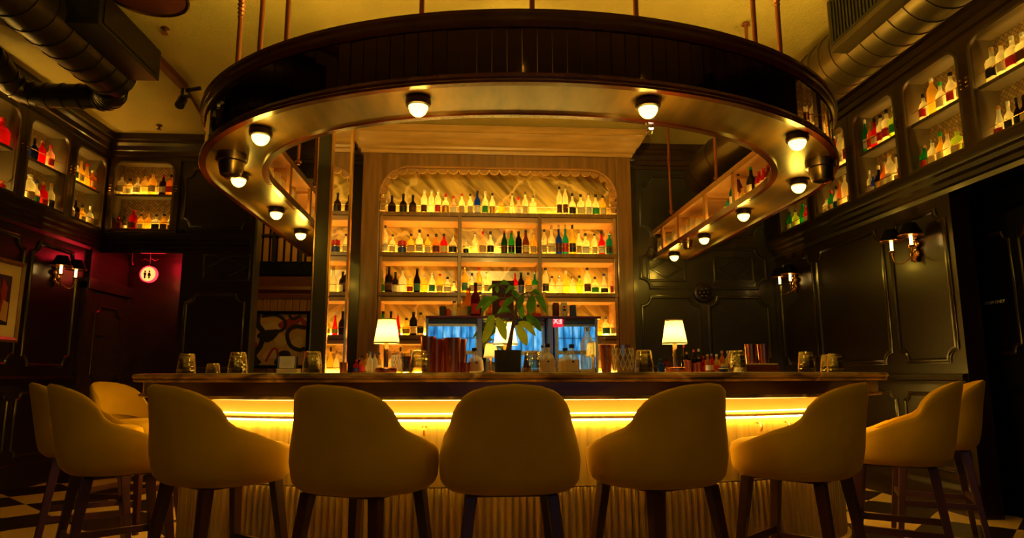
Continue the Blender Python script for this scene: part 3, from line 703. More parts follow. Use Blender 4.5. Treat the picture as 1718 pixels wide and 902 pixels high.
# hanging rods
def rod(x, y, knurl):
    m_ = MB().tube([(x, y, RZ1 - .02), (x, y, HC)], .014, 10).lathe([(.03, 0), (.034, .01), (.02, .025)], 12, (x, y, HC - .026)).lathe([(.026, 0), (.026, .012), (.018, .02)], 12, (x, y, RZ1))
    if knurl:
        z0 = 3.14 if y < 4.5 else 3.34
        for k in range(6): m_.lathe([(.014, 0), (.026 - abs(k - 2.5) * .003, .012), (.014, .024)], 10, (x, y, z0 + k * .025))
    cp_(m_, 'hanging_rod', 'rod_copper')
for q in (((385, 110), 1), ((423, 90), 0), ((469, 72), 0), ((703, 26), 0), ((894, 18), 0), ((1074, 30), 0), ((1280, 78), 0), ((1323, 92), 1)):
    p = at_z(*q[0], RZ1); rod(p.x * .985 + RCX * .015, p.y + .05, q[1])
for x, y, k in ((-1.43, 5.45, 0), (-1.44, 6.1, 1), (2.20, 6.95, 1), (2.24, 5.71, 0), (2.24, 4.91, 0)): rod(x, y, k)

# globe lamps under the soffit
GLB = [((702, 168), 'at the front of the canopy, left of centre'), ((1087, 171), 'at the front of the canopy, right of centre'), ((438, 219), 'where the canopy front rounds into its left arm'), ((1337, 228), 'where the canopy front rounds into its right arm'),
       ((401, 293), 'beside the camera pod on the left arm'), ((1339, 304), 'beside the camera pod on the right arm'), ((464, 351), 'midway along the left canopy arm'), ((505, 387), 'by the dark pier on the left arm'),
       ((1247, 354), 'under the wine bottles of the right canopy arm'), ((1181, 395), 'under the glass jars of the right canopy arm'), ((1131, 425), 'at the back wall end of the right canopy arm')]
for q, s in GLB:
    p = at_z(*q, RZ0)
    g = thing('globe_light', f'frosted half-globe light {s}', 'ceiling light', (p.x, p.y, RZ0 + .012), 0, 'globe lights under the canopy')
    MB().lathe([(.052, -.048), (.064, -.044), (.067, -.022), (.062, -.004), (.062, 0)], 20).build('base_ring', 'dark_bronze', g)
    MB().lathe([(max(.001, .050 * sin(pi / 2 * i / 7)), -.045 - .056 * cos(pi / 2 * i / 7)) for i in range(8)] + [(.050, -.040)], 20).build('globe', 'globe_glass', g)
    light('globe_glow', (0, 0, -.14), 4.5, WARM, .05, parent=g)
# camera pods / adjustable spots
for q, s, rz in (((389, 262), 'left arm of the canopy', 2.6), ((1377, 272), 'right arm of the canopy', .6), ((1152, 405), 'back end of the right canopy arm', .4)):
    p = at_z(*q, RZ0)
    g = thing('spot_pod', f'drum-shaped bronze spotlight pod under the {s}', 'spotlight', (p.x, p.y, RZ0 + .012), rz)
    k = 1.0 if q[0] != 1152 else .62
    MB().lathe([(.07 * k, -.06 * k), (.095 * k, -.05 * k), (.1 * k, -.02 * k), (.1 * k, 0)], 18).build('collar', 'bronze', g)
    MB().lathe([(.03 * k, -.15 * k), (.062 * k, -.14 * k), (.075 * k, -.10 * k), (.082 * k, -.05 * k)], 18).build('housing', 'bronze', g)
    MB().lathe([(.001, -.03 * k), (.026 * k, -.03 * k), (.036 * k, -.018 * k), (.036 * k, .012 * k), (.02 * k, .02 * k)], 14).build('lens', 'copper', g, (.045 * k, -.02 * k, -.115 * k), (0, radians(-60), 0))

# ================================================================== ceiling services
def duct_ribs(mb, pts, r, every):
    mb.tube(pts, r, 22)
    L = 0
    for a, b in zip(pts, pts[1:]):
        a, b = Vector(a), Vector(b); d = (b - a); n_ = max(1, int(d.length / every))
        for k in range(n_):
            c = a.lerp(b, (k + .5) / n_); t = d.normalized() * .008
            mb.tube([c - t, c + t], r + .007, 22)
    return mb
def arc(c, r, a0, a1, ax, ay, n=8):
    c, ax, ay = Vector(c), Vector(ax), Vector(ay)
    return [tuple(c + ax * r * cos(a0 + (a1 - a0) * i / n) + ay * r * sin(a0 + (a1 - a0) * i / n)) for i in range(n + 1)]
du = thing('spiral_duct', 'fat ribbed bronze-painted air duct along the ceiling by the right wall', 'air duct', (3.05, 5, 3.9))
wpart(duct_ribs(MB(), [(3.05, 2.2, 3.6), (3.05, 5.3, 3.6)], .235, .16), 'duct_run', 'duct', du)
wpart(duct_ribs(MB(), [(3.05, 5.3, 3.6), (3.02, 5.45, 3.58), (2.98, 5.6, 3.55), (2.94, 5.75, 3.53)], .235, .09), 'elbow', 'duct', du)
wpart(duct_ribs(MB(), [(2.94, 5.75, 3.53), (2.78, 6.6, 3.45), (2.70, 7.0, 3.40), (2.68, 7.3, 3.30)], .21, .5), 'tail_duct', 'duct', du)
wpart(MB().box(2.72, 2.86, 3.5, 4.55, 3.46, 3.88), 'grille_box', 'duct', du, smooth=0, bevel=.01)
gg = MB()
for k in range(24): gg.box(2.705, 2.722, 3.55 + k * .04, 3.565 + k * .04, 3.52, 3.84)
wpart(gg, 'grille', 'black_metal', du, smooth=0)
wpart(MB().box(2.712, 2.719, 3.53, 4.52, 3.5, 3.86), 'grille_backing', 'black_metal', du, smooth=0)
dl = thing('spiral_duct', 'dark bronze air duct along the ceiling by the left wall with a crooked branch', 'air duct', (-3.1, 5, 3.9))
wpart(duct_ribs(MB(), [(-3.08, 2.4, 3.62), (-3.08, 5.62, 3.62)], .20, .2), 'duct_run', 'duct_dark', dl)
wpart(duct_ribs(MB(), arc((-3.28, 5.62, 3.55), .17, 0, pi / 2, (1, 0, -.1), (0, 1, -.25), 6), .125, .07), 'elbow', 'duct_dark', dl)
wpart(duct_ribs(MB(), [(-3.22, 5.79, 3.50), (-3.78, 5.79, 3.50)], .105, .13), 'branch', 'duct_dark', dl)
wpart(duct_ribs(MB(), [(-3.78, 5.79, 3.50), (-3.90, 5.76, 3.52), (-3.96, 5.66, 3.56), (-3.94, 5.50, 3.62), (-3.93, 5.35, 3.66)], .105, .09), 'branch_elbow', 'duct_dark', dl)
wpart(duct_ribs(MB(), [(-3.92, 5.38, 3.66), (-4.02, 5.22, 3.68), (-4.26, 5.16, 3.68)], .10, .1), 'branch_tail', 'duct_dark', dl)
wpart(MB().box(-2.92, -2.66, 4.6, 5.55, 3.55, 3.82).box(-2.96, -2.90, 4.66, 5.5, 3.58, 3.78), 'outlet_box', 'black_metal', dl, smooth=0, bevel=.01)
wpart(MB().box(-2.659, -2.65, 4.65, 5.5, 3.585, 3.785), 'grille', 'dark_bronze', dl, smooth=0)
tr = thing('track_light', 'brown ceiling track with one small black spotlight at its end', 'track light', (-2.8, 5.0, 3.9))
wpart(MB().box(-2.85, -2.77, 2.0, 6.36, 3.84, 3.9), 'track', 'maroon', tr, smooth=0, bevel=.008)
wpart(MB().tube([(-2.81, 6.34, 3.85), (-2.81, 6.34, 3.76), (-2.72, 6.30, 3.74)], .018, 8).tube([(-2.81, 6.36, 3.74), (-2.80, 6.28, 3.64)], .045, 12).tube([(-2.76, 6.30, 3.80), (-2.62, 6.30, 3.83)], .02, 8), 'spot_head', 'black_metal', tr)
wpart(MB().tube([(-2.81, 6.36, 3.885), (-2.95, 7.2, 3.885)], .014, 8), 'conduit', 'maroon', tr)
sp = thing('ceiling_speaker', 'round brown loudspeaker flush in the ceiling near the left duct', 'speaker', (-2.45, 4.80, 3.9))
MB().lathe([(.27, -.004), (.29, -.018), (.30, -.012), (.30, 0)], 30).build('bezel', 'bronze', sp)
MB().lathe([(.001, -.010), (.26, -.010), (.27, -.004)], 30).build('grille', 'maroon', sp)
MB().box(-.04, .04, -.012, .012, -.016, -.010).build('badge', 'silver', sp, smooth=0)
for (x, y), s in (((-2.52, 5.28), 'beside the round ceiling speaker'), ((.30, 6.3), 'in the middle of the canopy opening'), ((-3.55, 7.5), 'by the cornice over the square corner cabinet'), ((1.55, 5.9), 'near the right canopy rods')):
    t = thing('sprinkler_head', f'small dark ceiling sprinkler {s}', 'sprinkler', (x, y, HC))
    MB().lathe([(.035, -.008), (.03, 0)], 14).build('escutcheon', 'bronze', t)
    MB().lathe([(.008, -.05), (.012, -.03), (.012, -.008)], 8).lathe([(.001, -.056), (.028, -.056), (.026, -.05), (.001, -.05)], 12).build('deflector', 'bronze', t)
light('cornice_fill', (.34, 3.58, RZ0 + .45), 230, (1, .66, .12), .05, 'SPOT', rot=(radians(101), 0, 0), spread=1.15)  # added spot brightening the cornice, away from the small fixture
sm = thing('cornice_spot', 'tiny white spotlight fixed to the canopy edge above the back bar', 'spotlight', (1.02, 3.52, RZ0 + .0))
MB().tube([(0, 0, .02), (0, .02, -.01), (0, .05, -.03)], .018, 10).build('body', 'chrome', sm); MB().lathe([(.001, 0), (.014, 0), (.014, .003), (.001, .003)], 12).build('lens', 'spot_lens', sm, (0, .006, -.018), (radians(60), 0, 0))
t = thing('dome_camera', 'black dome camera on the wall under the square corner cabinet', 'security camera', (-3.36, YB - .002, 2.70))
MB().lathe([(.075, 0), (.075, .03), (.06, .035)], 18).build('mount', 'black_metal', t, (0, 0, 0), (pi / 2, 0, 0)); MB().sphere((0, -.05, 0), .058, 14).build('dome', 'glass_black', t)

# ================================================================== sconces, sign, picture
def sconce(lab, x, y, z, side):
    r = thing('wall_sconce', lab, 'wall lamp', (x, y, z), pi / 2 if side < 0 else -pi / 2, 'two-arm candle sconces')
    # built facing -y; then turned
    m_ = MB()
    for (ax, az, rr_) in ((0, 0, .035), (0, .07, .028), (0, -.06, .024), (.035, .04, .022), (-.035, .04, .022), (.03, -.03, .02), (-.03, -.03, .02), (0, .115, .018), (.022, .09, .014), (-.022, .09, .014)):
        m_.sphere((ax * 1.35, -.02, az * 1.2), rr_ * 1.3, 8, sy=.55)
    m_.build('wall_plate', 'brass', r)
    for sx in (-1, 1):
        pts = [(0, -.03, -.05)] + [(sx * (.02 + .11 * i / 7), -.04 - .09 * sin(pi * i / 14), -.05 - .055 * sin(pi * i / 7)) for i in range(1, 7)] + [(sx * .13, -.13, -.02), (sx * .13, -.13, .01)]
        a = MB().tube(pts, .006, 8).lathe([(.006, 0), (.026, .012), (.028, .018), (.012, .02)], 12, (sx * .13, -.13, .0)).build('arm', 'brass', r)
        MB().lathe([(.0125, .02), (.0125, .105), (.001, .107)], 12, (sx * .13, -.13, 0)).build('candle_tube', 'candle', a)
        MB().lathe([(.098, .10), (.050, .205), (.047, .205), (.094, .10)], 22, (sx * .13, -.13, 0)).build('shade', 'black_lacquer', a)
        MB().lathe([(.0965, .0985), (.099, .0985), (.100, .104), (.0965, .104)], 22, (sx * .13, -.13, 0)).build('shade_rim', 'copper', a)
        light('candle_light', (sx * .13, -.13, .135), 4.2, WARM, .012, parent=r)
    return r
sconce('brass candle sconce with black shades on the panel beside the staff door', XR - .001, 5.33, 2.10, 1)
sconce('brass candle sconce with black shades near the back corner behind the bar end', XR - .001, 7.44, 2.10, 1)
sconce('brass candle sconce with black shades between the framed picture and lobby door', XL + .001, 7.14, 2.08, -1)
sg = thing('restroom_sign', 'round glowing restroom sign with two dark figures hanging in the red lobby', 'sign', (-3.83, 8.15, 2.27))
MB().lathe([(.082, -.02), (.09, -.012), (.09, .012), (.082, .02)], 26).build('disc', 'sign_face', sg, rot=(pi / 2, 0, 0))
MB().sweep([(.09 * cos(2 * pi * i / 26), .09 * sin(2 * pi * i / 26)) for i in range(26)], [(-.004, -.022), (.008, -.022), (.008, .022), (-.004, .022)], lambda s, t, d: (s, d, t), closed=True).build('rim', 'red_neon', sg)
f_ = MB()
for sx, sk in ((-.036, 0), (.014, 1)):
    f_.lathe([(.001, 0), (.0105, 0), (.0105, .003), (.001, .003)], 10, (sx, .033, 0))
    b_ = [(-.015, .02), (-.015, -.012), (-.009, -.012), (-.009, -.052), (.009, -.052), (.009, -.012), (.015, -.012), (.015, .02)] if not sk else [(-.010, .02), (-.022, -.022), (-.008, -.022), (-.008, -.052), (.008, -.052), (.008, -.022), (.022, -.022), (.010, .02)]
    f_.plate([[(x + sx, y) for x, y in b_]], 0, .003, HZ)
f_.build('pictogram', 'art_black', sg, (0, -.021, 0), (pi / 2, 0, 0))
MB().tube([(0, 0, .085), (0, 0, .16)], .006, 6).tube([(-.10, 0, .16), (-.06, 0, .185), (-.02, 0, .16), (.02, 0, .185), (.06, 0, .16), (.10, 0, .18)], .007, 6).tube([(0, 0, .16), (0, .0, .285)], .006, 6).build('scroll_bracket', 'black_metal', sg)
rl = thing('lobby_light', 'thin red light bar under the square corner cabinet', 'ceiling light', (-3.79, 8.1, 2.55))
MB().box(-.22, .22, -.05, .05, -.012, .004).build('housing', 'black_metal', rl, smooth=0); MB().box(-.2, .2, -.035, .035, -.02, -.012).build('tube', 'red_neon', rl, smooth=0)
light('lobby_glow', (-3.8, 8.15, 2.46), 9.0, (1, .015, .03), .15)
el = thing('exit_lamp', 'small black wall lamp beside the restroom sign', 'wall lamp', (-4.02, 8.1, 2.40))
MB().tube([(0, 0, 0), (0, 0, .16)], .008, 8).lathe([(.03, -.03), (.024, 0), (.012, .02)], 12).build('body', 'black_metal', el)
pc = thing('framed_picture', 'gilt-framed picture with cream mat and dark red figure, cut by the picture edge', 'picture', (XL + .002, 6.26, 1.76))
PM = lambda s, t, d: (d, s, t)
MB().sweep(R4(-.36, .36, -.36, .36), [(-.025, 0), (-.025, .02), (0, .034), (.02, .024), (.025, 0)], PM, closed=True).build('frame', 'gold_wood', pc, smooth=0)
MB().plate([R4(-.345, .345, -.345, .345)], .004, .012, PM).build('mat', 'cream_paper', pc, smooth=0)
a_ = MB().plate([R4(-.22, .22, -.23, .23)], .012, .014, PM, 0)
for pts, mi, d in (([(-.21, -.2), (.0, -.21), (.1, .0), (.05, .2), (-.18, .2)], 1, .016), ([(.06, -.1), (.16, -.08), (.17, .12), (.1, .2)], 1, .016), ([(.10, -.18), (.2, -.2), (.2, -.02), (.13, .0)], 2, .017), ([(-.1, -.1), (0, -.12), (.02, .1), (-.08, .14)], 2, .017)):
    a_.plate([pts], .012, d, PM, mi)
a_.build('artwork', ['art_black', 'art_red', 'art_cream'], pc, smooth=0)
# abstract painting in the made-up side room
ap = thing('abstract_painting', 'large abstract painting of black, cream and red swirls on the slatted wall', 'painting', (-2.62, 9.38, 1.56))
PB = lambda s, t, d: (s, -d, t)
MB().sweep(R4(-.40, .40, -.36, .36), [(-.012, 0), (-.012, .04), (.03, .045), (.03, 0)], PB, closed=True).build('frame', 'black_lacquer', ap, smooth=0)
a_ = MB().plate([R4(-.39, .39, -.35, .35)], .004, .015, PB, 0)
def blob(cx, cy, rx, ry, rot, mi, d, seed):
    q = random.Random(seed); ph = q.uniform(0, 6); pts = []
    for i in range(22):
        a = 2 * pi * i / 22; k = 1 + .22 * sin(2 * a + ph) + .16 * sin(3 * a + 2 * ph); x, y = rx * k * cos(a), ry * k * sin(a)
        X, Y = cx + x * cos(rot) - y * sin(rot), cy + x * sin(rot) + y * cos(rot); pts.append((max(-.388, min(.388, X)), max(-.348, min(.348, Y))))
    a_.plate([pts], .012, d, PB, mi)
def stroke(pts, wd, mi, d):
    q = [pts[0]] + list(pts) + [pts[-1]]; o = []
    for i in range(1, len(q) - 2):
        for k in range(6):
            t = k / 6; o.append(tuple(.5 * (2 * q[i][c] + (q[i + 1][c] - q[i - 1][c]) * t + (2 * q[i - 1][c] - 5 * q[i][c] + 4 * q[i + 1][c] - q[i + 2][c]) * t * t + (3 * q[i][c] - q[i - 1][c] - 3 * q[i + 1][c] + q[i + 2][c]) * t ** 3) for c in (0, 1)))
    o.append(pts[-1]); a_.sweep(o, [(-wd, .012), (-wd, d), (wd, d), (wd, .012)], PB, mi=mi)
blob(-.10, .12, .10, .13, .5, 1, .017, 1); blob(.16, .22, .16, .08, .1, 2, .0175, 2); blob(-.33, .22, .05, .08, .2, 2, .017, 3); blob(.02, .02, .13, .08, -.5, 1, .018, 9); blob(.24, -.08, .10, .10, 0, 1, .0172, 15); blob(-.06, -.2, .10, .08, .4, 1, .0174, 16)
blob(-.12, .06, .15, .075, .5, 3, .019, 5); blob(.10, -.26, .15, .08, .2, 3, .0185, 6); blob(-.32, -.08, .06, .06, 0, 2, .0165, 12); blob(-.36, -.24, .03, .10, .2, 3, .0187, 18); blob(.34, .24, .04, .06, .2, 2, .0176, 19)
stroke([(-.28, .34), (-.27, .2), (-.2, .1), (-.22, -.08), (-.30, -.22), (-.22, -.33)], .034, 3, .0205); stroke([(.38, .16), (.22, .18), (.13, .08), (.18, -.08), (.30, -.14), (.38, -.12)], .026, 3, .021)
stroke([(-.38, .04), (-.37, -.1), (-.33, -.24), (-.26, -.33)], .030, 3, .0215); stroke([(-.22, .32), (-.05, .34), (.08, .27), (.09, .16), (-.02, .10), (-.1, .12)], .020, 3, .0217); stroke([(-.14, -.3), (-.06, -.14), (.0, -.14), (.03, -.27)], .016, 2, .0192); stroke([(.14, .34), (.2, .28), (.3, .33)], .018, 3, .0212)
a_.build('canvas', ['art_cream', 'kraft', 'art_red', 'art_black'], ap, smooth=0)

# ================================================================== bar stools
def make_stool(lab):
    r = thing('bar_stool', lab, 'bar stool', (0, 0, 0), 0, 'mustard velvet bar stools round the bar')
    KEY = [(0, 1.022), (20, 1.015), (36, .995), (47, .968), (54, .940), (59, .908), (62.5, .868), (66, .842), (84, .810), (100, .780), (120, .742), (138, .712), (150, .69)]
    def top(a):
        a = abs(a)
        for (a0, z0), (a1, z1) in zip(KEY, KEY[1:]):
            if a <= a1: f = (a - a0) / (a1 - a0); return z0 + (z1 - z0) * (f * f * (3 - 2 * f) * .35 + f * .65)
        return KEY[-1][1]
    def plan(a, rr_):
        ca, sa = cos(radians(a)), sin(radians(a)); g = (abs(ca) ** 2.5 + abs(sa) ** 2.5) ** (-1 / 2.5)
        return rr_ * 1.09 * g * sa, -rr_ * .98 * g * ca
    NA, ZB, TH = 52, .585, .036; vs = []; ring = 0
    for i in range(NA + 1):
        a = -150 + 300 * i / NA; zt = top(a); col = []
        for wv in (0, .03, .08, .16, .3, .45, .6, .75, .88, .97):
            z = ZB + (zt - ZB) * wv; h = z - ZB
            q_ = max(0, min(1, (z - .70) / .20)); k = 1.02 - .11 * max(0, 1 - h / .045) ** 2 - .03 * max(0, 1 - h / .1) - (.125 * q_ * q_ * (3 - 2 * q_) + .05 * max(0, z - .9) / .12) * abs(sin(radians(a)))
            x, y = plan(a, .272 * k); back = max(0, cos(radians(a))); y -= .085 * back * h / .43 - .02; col.append((x, y, z))
        x, y, z = col[-1]; f = (math.hypot(x, y) - TH * .35) / math.hypot(x, y); col.append((x * f, y * f, zt))
        for wv in (.97, .8, .6, .45):
            zi = max(.70, ZB + (zt - ZB) * wv); q_ = max(0, min(1, (zi - .70) / .20)); x, y = plan(a, (.277 - TH - .008 * (1 - wv)) * (1 - (.125 * q_ * q_ * (3 - 2 * q_) + .05 * max(0, zi - .9) / .12) * abs(sin(radians(a))))); back = max(0, cos(radians(a))); y -= .085 * back * (zi - ZB) / .43 - .02
            col.append((x, y, zi if wv < .97 else zt - .012))
        ring = len(col); vs += col
    fs = [(i * ring + k, i * ring + k + 1, (i + 1) * ring + k + 1, (i + 1) * ring + k) for i in range(NA) for k in range(ring - 1)]
    fs += [tuple(range(ring)), tuple(range(NA * ring, (NA + 1) * ring))]
    MB().add(vs, fs).build('backrest', 'velvet', r, smooth=70)
    s_ = MB().lathe([(.18, .583), (.225, .588), (.245, .605), (.252, .64), (.255, .70), (.248, .728), (.22, .742), (.12, .75), (.001, .752)], 36, (0, .045, 0), sq=2.6, sx=1.09)
    s_.build('seat', 'velvet', r, smooth=60)
    MB().box(-.185, .185, -.165, .205, .570, .586).build('seat_frame', 'leg_wood', r, smooth=0, bevel=.01)
    T, B_ = [(-.165, -.15), (.165, -.15), (.165, .19), (-.165, .19)], [(-.225, -.225), (.225, -.225), (.225, .255), (-.225, .255)]
    for (a, b), (c, d) in zip(T, B_): MB().bar((a, b, .575), (c, d, 0), .048, .030, up=(0, 1, 0)).build('leg', 'leg_wood', r, smooth=0, bevel=.004)
    at = lambda i, z: Vector((T[i][0], T[i][1], .575)).lerp(Vector((B_[i][0], B_[i][1], 0)), 1 - z / .575)
    for i, j, z in ((0, 1, .27), (1, 2, .24), (2, 3, .27), (3, 0, .24)): MB().bar(at(i, z), at(j, z), .022, h0=.036).build('stretcher', 'leg_wood', r, smooth=0, bevel=.003)
    return r
def copy_tree(o, parent=None):
    c = o.copy(); C.objects.link(c)
    if parent: c.parent = parent
    for ch in list(o.children): copy_tree(ch, c)
    return c
STOOLS = [((855, 2.95), 0, 'mustard velvet bar stool at the middle of the bar, its back square to the room'),
          ((612, 2.98), -26, 'mustard velvet bar stool directly left of the middle stool'), ((372, 3.26), -40, 'mustard velvet bar stool at the left rounding of the bar'),
          ((202, 3.66), -54, 'mustard velvet bar stool overlapping the outermost left stool'), ((150, 4.44), -60, 'mustard velvet bar stool outermost at the left side, close to the dark wall'),
          ((226, 5.15), -104, 'mustard velvet bar stool at the far left arm, its lit inner side showing'),
          ((1103, 3.05), 26, 'mustard velvet bar stool directly right of the middle stool'), ((1338, 3.22), 42, 'mustard velvet bar stool at the right rounding of the bar under the ribbed tumblers'),
          ((1504, 3.66), 56, 'mustard velvet bar stool overlapping the outermost right stool'), ((1562, 4.38), 62, 'mustard velvet bar stool outermost at the right side, before the staff door')]
proto = make_stool('')
for i, ((u, y), rz, lab) in enumerate(STOOLS):
    o = proto if i == 0 else copy_tree(proto)
    p = at_y(u, 720, y); o.location = (p.x, y, 0); o.rotation_euler = (0, 0, radians(rz)); o['label'] = lab

# ================================================================== bottles
PROF = {
    'std': ([(.9, 0), (1, .02), (1, .54), (.9, .62), (.42, .73), (.34, .78), (.34, .92)], 2),
    'round': ([(.82, 0), (1, .05), (1, .42), (.86, .56), (.42, .66), (.31, .71), (.31, .9)], 2),
    'wine': ([(.95, 0), (1, .02), (1, .52), (.8, .62), (.44, .74), (.38, .80), (.36, .95)], 2),
    'square': ([(.95, 0), (1, .02), (1, .58), (.84, .65), (.36, .71), (.32, .75), (.32, .9)], 5),
    'squat': ([(.9, 0), (1, .08), (1, .46), (.7, .62), (.32, .70), (.30, .74), (.30, .88)], 2),
    'tall': ([(.9, 0), (1, .02), (1, .64), (.7, .74), (.42, .80), (.38, .84), (.38, .94)], 2),
    'cone': ([(1, 0), (1, .08), (.74, .4), (.42, .66), (.32, .76), (.32, .92)], 2),
    'decanter': ([(.85, 0), (1, .06), (1, .34), (.55, .48), (.36, .6), (.36, .74), (.5, .78)], 4),
}
SHAPE = {'std': 'shouldered', 'round': 'round', 'wine': 'slender', 'square': 'square', 'squat': 'squat', 'tall': 'tall', 'cone': 'conical', 'decanter': 'faceted'}
CAP = {'k': ('black_plastic', 'black'), 'c': ('cork', 'cork'), 'g': ('gold_foil', 'gold'), 'r': ('red_plastic', 'red'), 'w': ('white_paper', 'white'), 's': ('silver', 'silver'), 'n': ('green_plastic', 'green'), 'b': ('blue_plastic', 'blue')}
LAB = {'c': ('cream_paper', 'cream'), 'w': ('white_paper', 'white'), 'k': ('black_plastic', 'black'), 'r': ('red_plastic', 'red'), 't': ('teal_paper', 'teal'), 'g': ('gold_foil', 'gold'), 'b': ('blue_plastic', 'blue'), 'n': ('green_plastic', 'green'), 'm': ('maroon', 'brown'), 'p': ('kraft', 'tan')}
GW = {'clear': 'clear', 'darkgreen': 'forest-green', 'dark': 'brown-black', 'navy': 'inky-blue', 'wine': 'wine-red', 'lime': 'lime', 'white': 'frosted'}
def bottle(p, h, r, kind, gl, cap, lab, rz, label, group):
    prof, sq = PROF[kind]; P_ = [(a * r, b * h) for a, b in prof]
    o = MB().lathe(P_, 14, sq=sq).build('bottle', 'glass_' + gl, loc=p, rot=(0, 0, rz), smooth=45)
    tag(o, label, 'bottle', group)
    rt, zt = P_[-1]
    if kind == 'decanter': MB().sphere((0, 0, zt + r * .3), r * .42, 8).build('stopper', 'glass_' + gl, o, smooth=0)
    else: MB().lathe([(rt * 1.12, zt - h * .035), (rt * 1.18, zt), (rt * 1.18, h * .99), (rt * 1.0, h)], 10).build('cap', CAP[cap][0], o)
    if lab:
        z0, z1 = (.12 * h, .40 * h); m_ = MB(); n = 10; vs = []
        if kind == 'cone': z0, z1 = .1 * h, .3 * h
        for i in range(n + 1):
            a = -pi / 2 + (i / n - .5) * 2.3; ca, sa = cos(a), sin(a); g = (abs(ca) ** sq + abs(sa) ** sq) ** (-1 / sq); rr_ = r * 1.02 * g
            vs += [(rr_ * ca, rr_ * sa, z0), (rr_ * ca, rr_ * sa, z1)]
        m_.add(vs, [(2 * i, 2 * i + 2, 2 * i + 3, 2 * i + 1) for i in range(n)]).build('label', LAB[lab][0], o)
    return o
def describe(e, i, place):
    k, g, c, l = e[2], e[3], e[4], e[5]
    s = f"{GW.get(g, g)} {SHAPE[k]} bottle, " + ('stoppered' if k == 'decanter' else f'{CAP[c][1]} cap') + (f', {LAB[l][1]} label' if l else ', unlabelled')
    return f"{s}, {ORD[i]} from left, {place}"
def row(entries, where, zs, place, group, rz=0, rdef=.036, jitter=0):
    """where: ('y', Y) or ('x', X): the vertical plane the row stands in"""
    put = []
    for i, e in enumerate(entries):
        u, v = e[0], e[1]; p = at_y(u, v, where[1]) if where[0] == 'y' else at_x(u, v, where[1])
        h = max(.12, min(.40, p.z - zs)); put.append([p, h, min(e[6] if len(e) > 6 else rdef, h * .3)])
    for k in range(1, len(put)):                                    # crowded neighbours stand one behind the other, or are slimmer
        a, b = put[k - 1], put[k]; gap = (Vector(a[0].xy) - Vector(b[0].xy)).length
        if where[0] == 'y' and gap < .96 * (a[2] + b[2]) and abs(a[0].y - where[1]) < .01:
            b[0] = at_y(entries[k][0], entries[k][1], where[1] + .088); gap = (Vector(a[0].xy) - Vector(b[0].xy)).length; b[0].z = 0
    for _ in range(3):
        for a in range(len(put)):
            for b in range(a + 1, min(len(put), a + 4)):
                A, B = put[a], put[b]; gap = (Vector(A[0].xy) - Vector(B[0].xy)).length
                if gap < A[2] + B[2] + .001: f = max(.55, gap / (A[2] + B[2] + .002)); A[2] *= f; B[2] *= f
    for i, (e, (p, h, r)) in enumerate(zip(entries, put)):
        bottle((p.x, p.y, zs + .0005), h, r, e[2], e[3], e[4], e[5], rz, describe(e, i, place), group)
GB = 'bottles on the back bar'
row([(658, 328, 'round', 'dark', 'k', None, .046), (677, 325, 'round', 'dark', 'k', 'k', .044), (693, 327, 'round', 'dark', 'k', 'm', .044), (712, 319, 'tall', 'clear', 'w', 'm'), (724, 319, 'tall', 'clear', 'w', None, .034), (735, 319, 'tall', 'clear', 'w', 'r'),
     (748, 325, 'squat', 'clear', 'r', 'g', .048), (761, 329, 'round', 'pink', 'r', 'w', .042), (775, 325, 'std', 'clear', 'r', 'p'), (789, 325, 'std', 'clear', 'k', 'p', .034), (801, 320, 'std', 'blue', 'k', 'w', .038), (814, 321, 'std', 'clear', 'w', 'n'), (826, 324, 'std', 'clear', 'k', 'g', .034),
     (842, 336, 'squat', 'gold', 'g', None, .038), (859, 324, 'cone', 'clear', 's', None, .036), (870, 327, 'round', 'pink', 'r', 'w', .046), (881, 322, 'std', 'clear', 's', 'c'), (894, 328, 'square', 'clear', 's', None, .042), (938, 313, 'tall', 'clear', 'k', 'm', .032), (948, 312, 'tall', 'clear', 's', 'm', .032), (960, 324, 'round', 'clear', 'k', 'k', .042),
     (974, 326, 'square', 'clear', 'k', 'c', .042), (987, 323, 'std', 'clear', 's', 'w'), (999, 326, 'round', 'clear', 'k', 'n', .046), (1011, 328, 'std', 'gold', 'k', 'c', .04)], ('y', 7.62), SH[0], 'on back bar top shelf', GB)
row([(646, 378, 'tall', 'clear', 'k', 'w', .042), (659, 393, 'std', 'clear', 'k', 'c', .034), (690, 392, 'square', 'gold', 'k', 'p', .042), (704, 385, 'square', 'clear', 'k', 'c', .04), (718, 393, 'std', 'gold', 'k', 'c', .036), (732, 392, 'squat', 'amber', 'k', 'm', .044), (745, 392, 'std', 'red', 'k', 'c', .042), (760, 394, 'squat', 'clear', 's', 'k', .05)],
    ('y', 7.62), SH[1], 'back bar second shelf left bay', GB)
row([(782, 402, 'squat', 'clear', 'w', 'k', .034), (797, 390, 'std', 'clear', 's', None), (810, 388, 'round', 'pink', 'r', 'p', .042), (823, 388, 'round', 'white', 'k', 'k', .042), (846, 387, 'wine', 'darkgreen', 'r', 'm', .038), (858, 387, 'wine', 'green', 'r', 'k', .038), (870, 388, 'tall', 'black', 'k', None, .038), (882, 386, 'wine', 'brown', 'k', 'c', .04), (895, 391, 'std', 'gold', 'g', 'p')],
    ('y', 7.62), SH[1], 'back bar second shelf middle bay', GB)
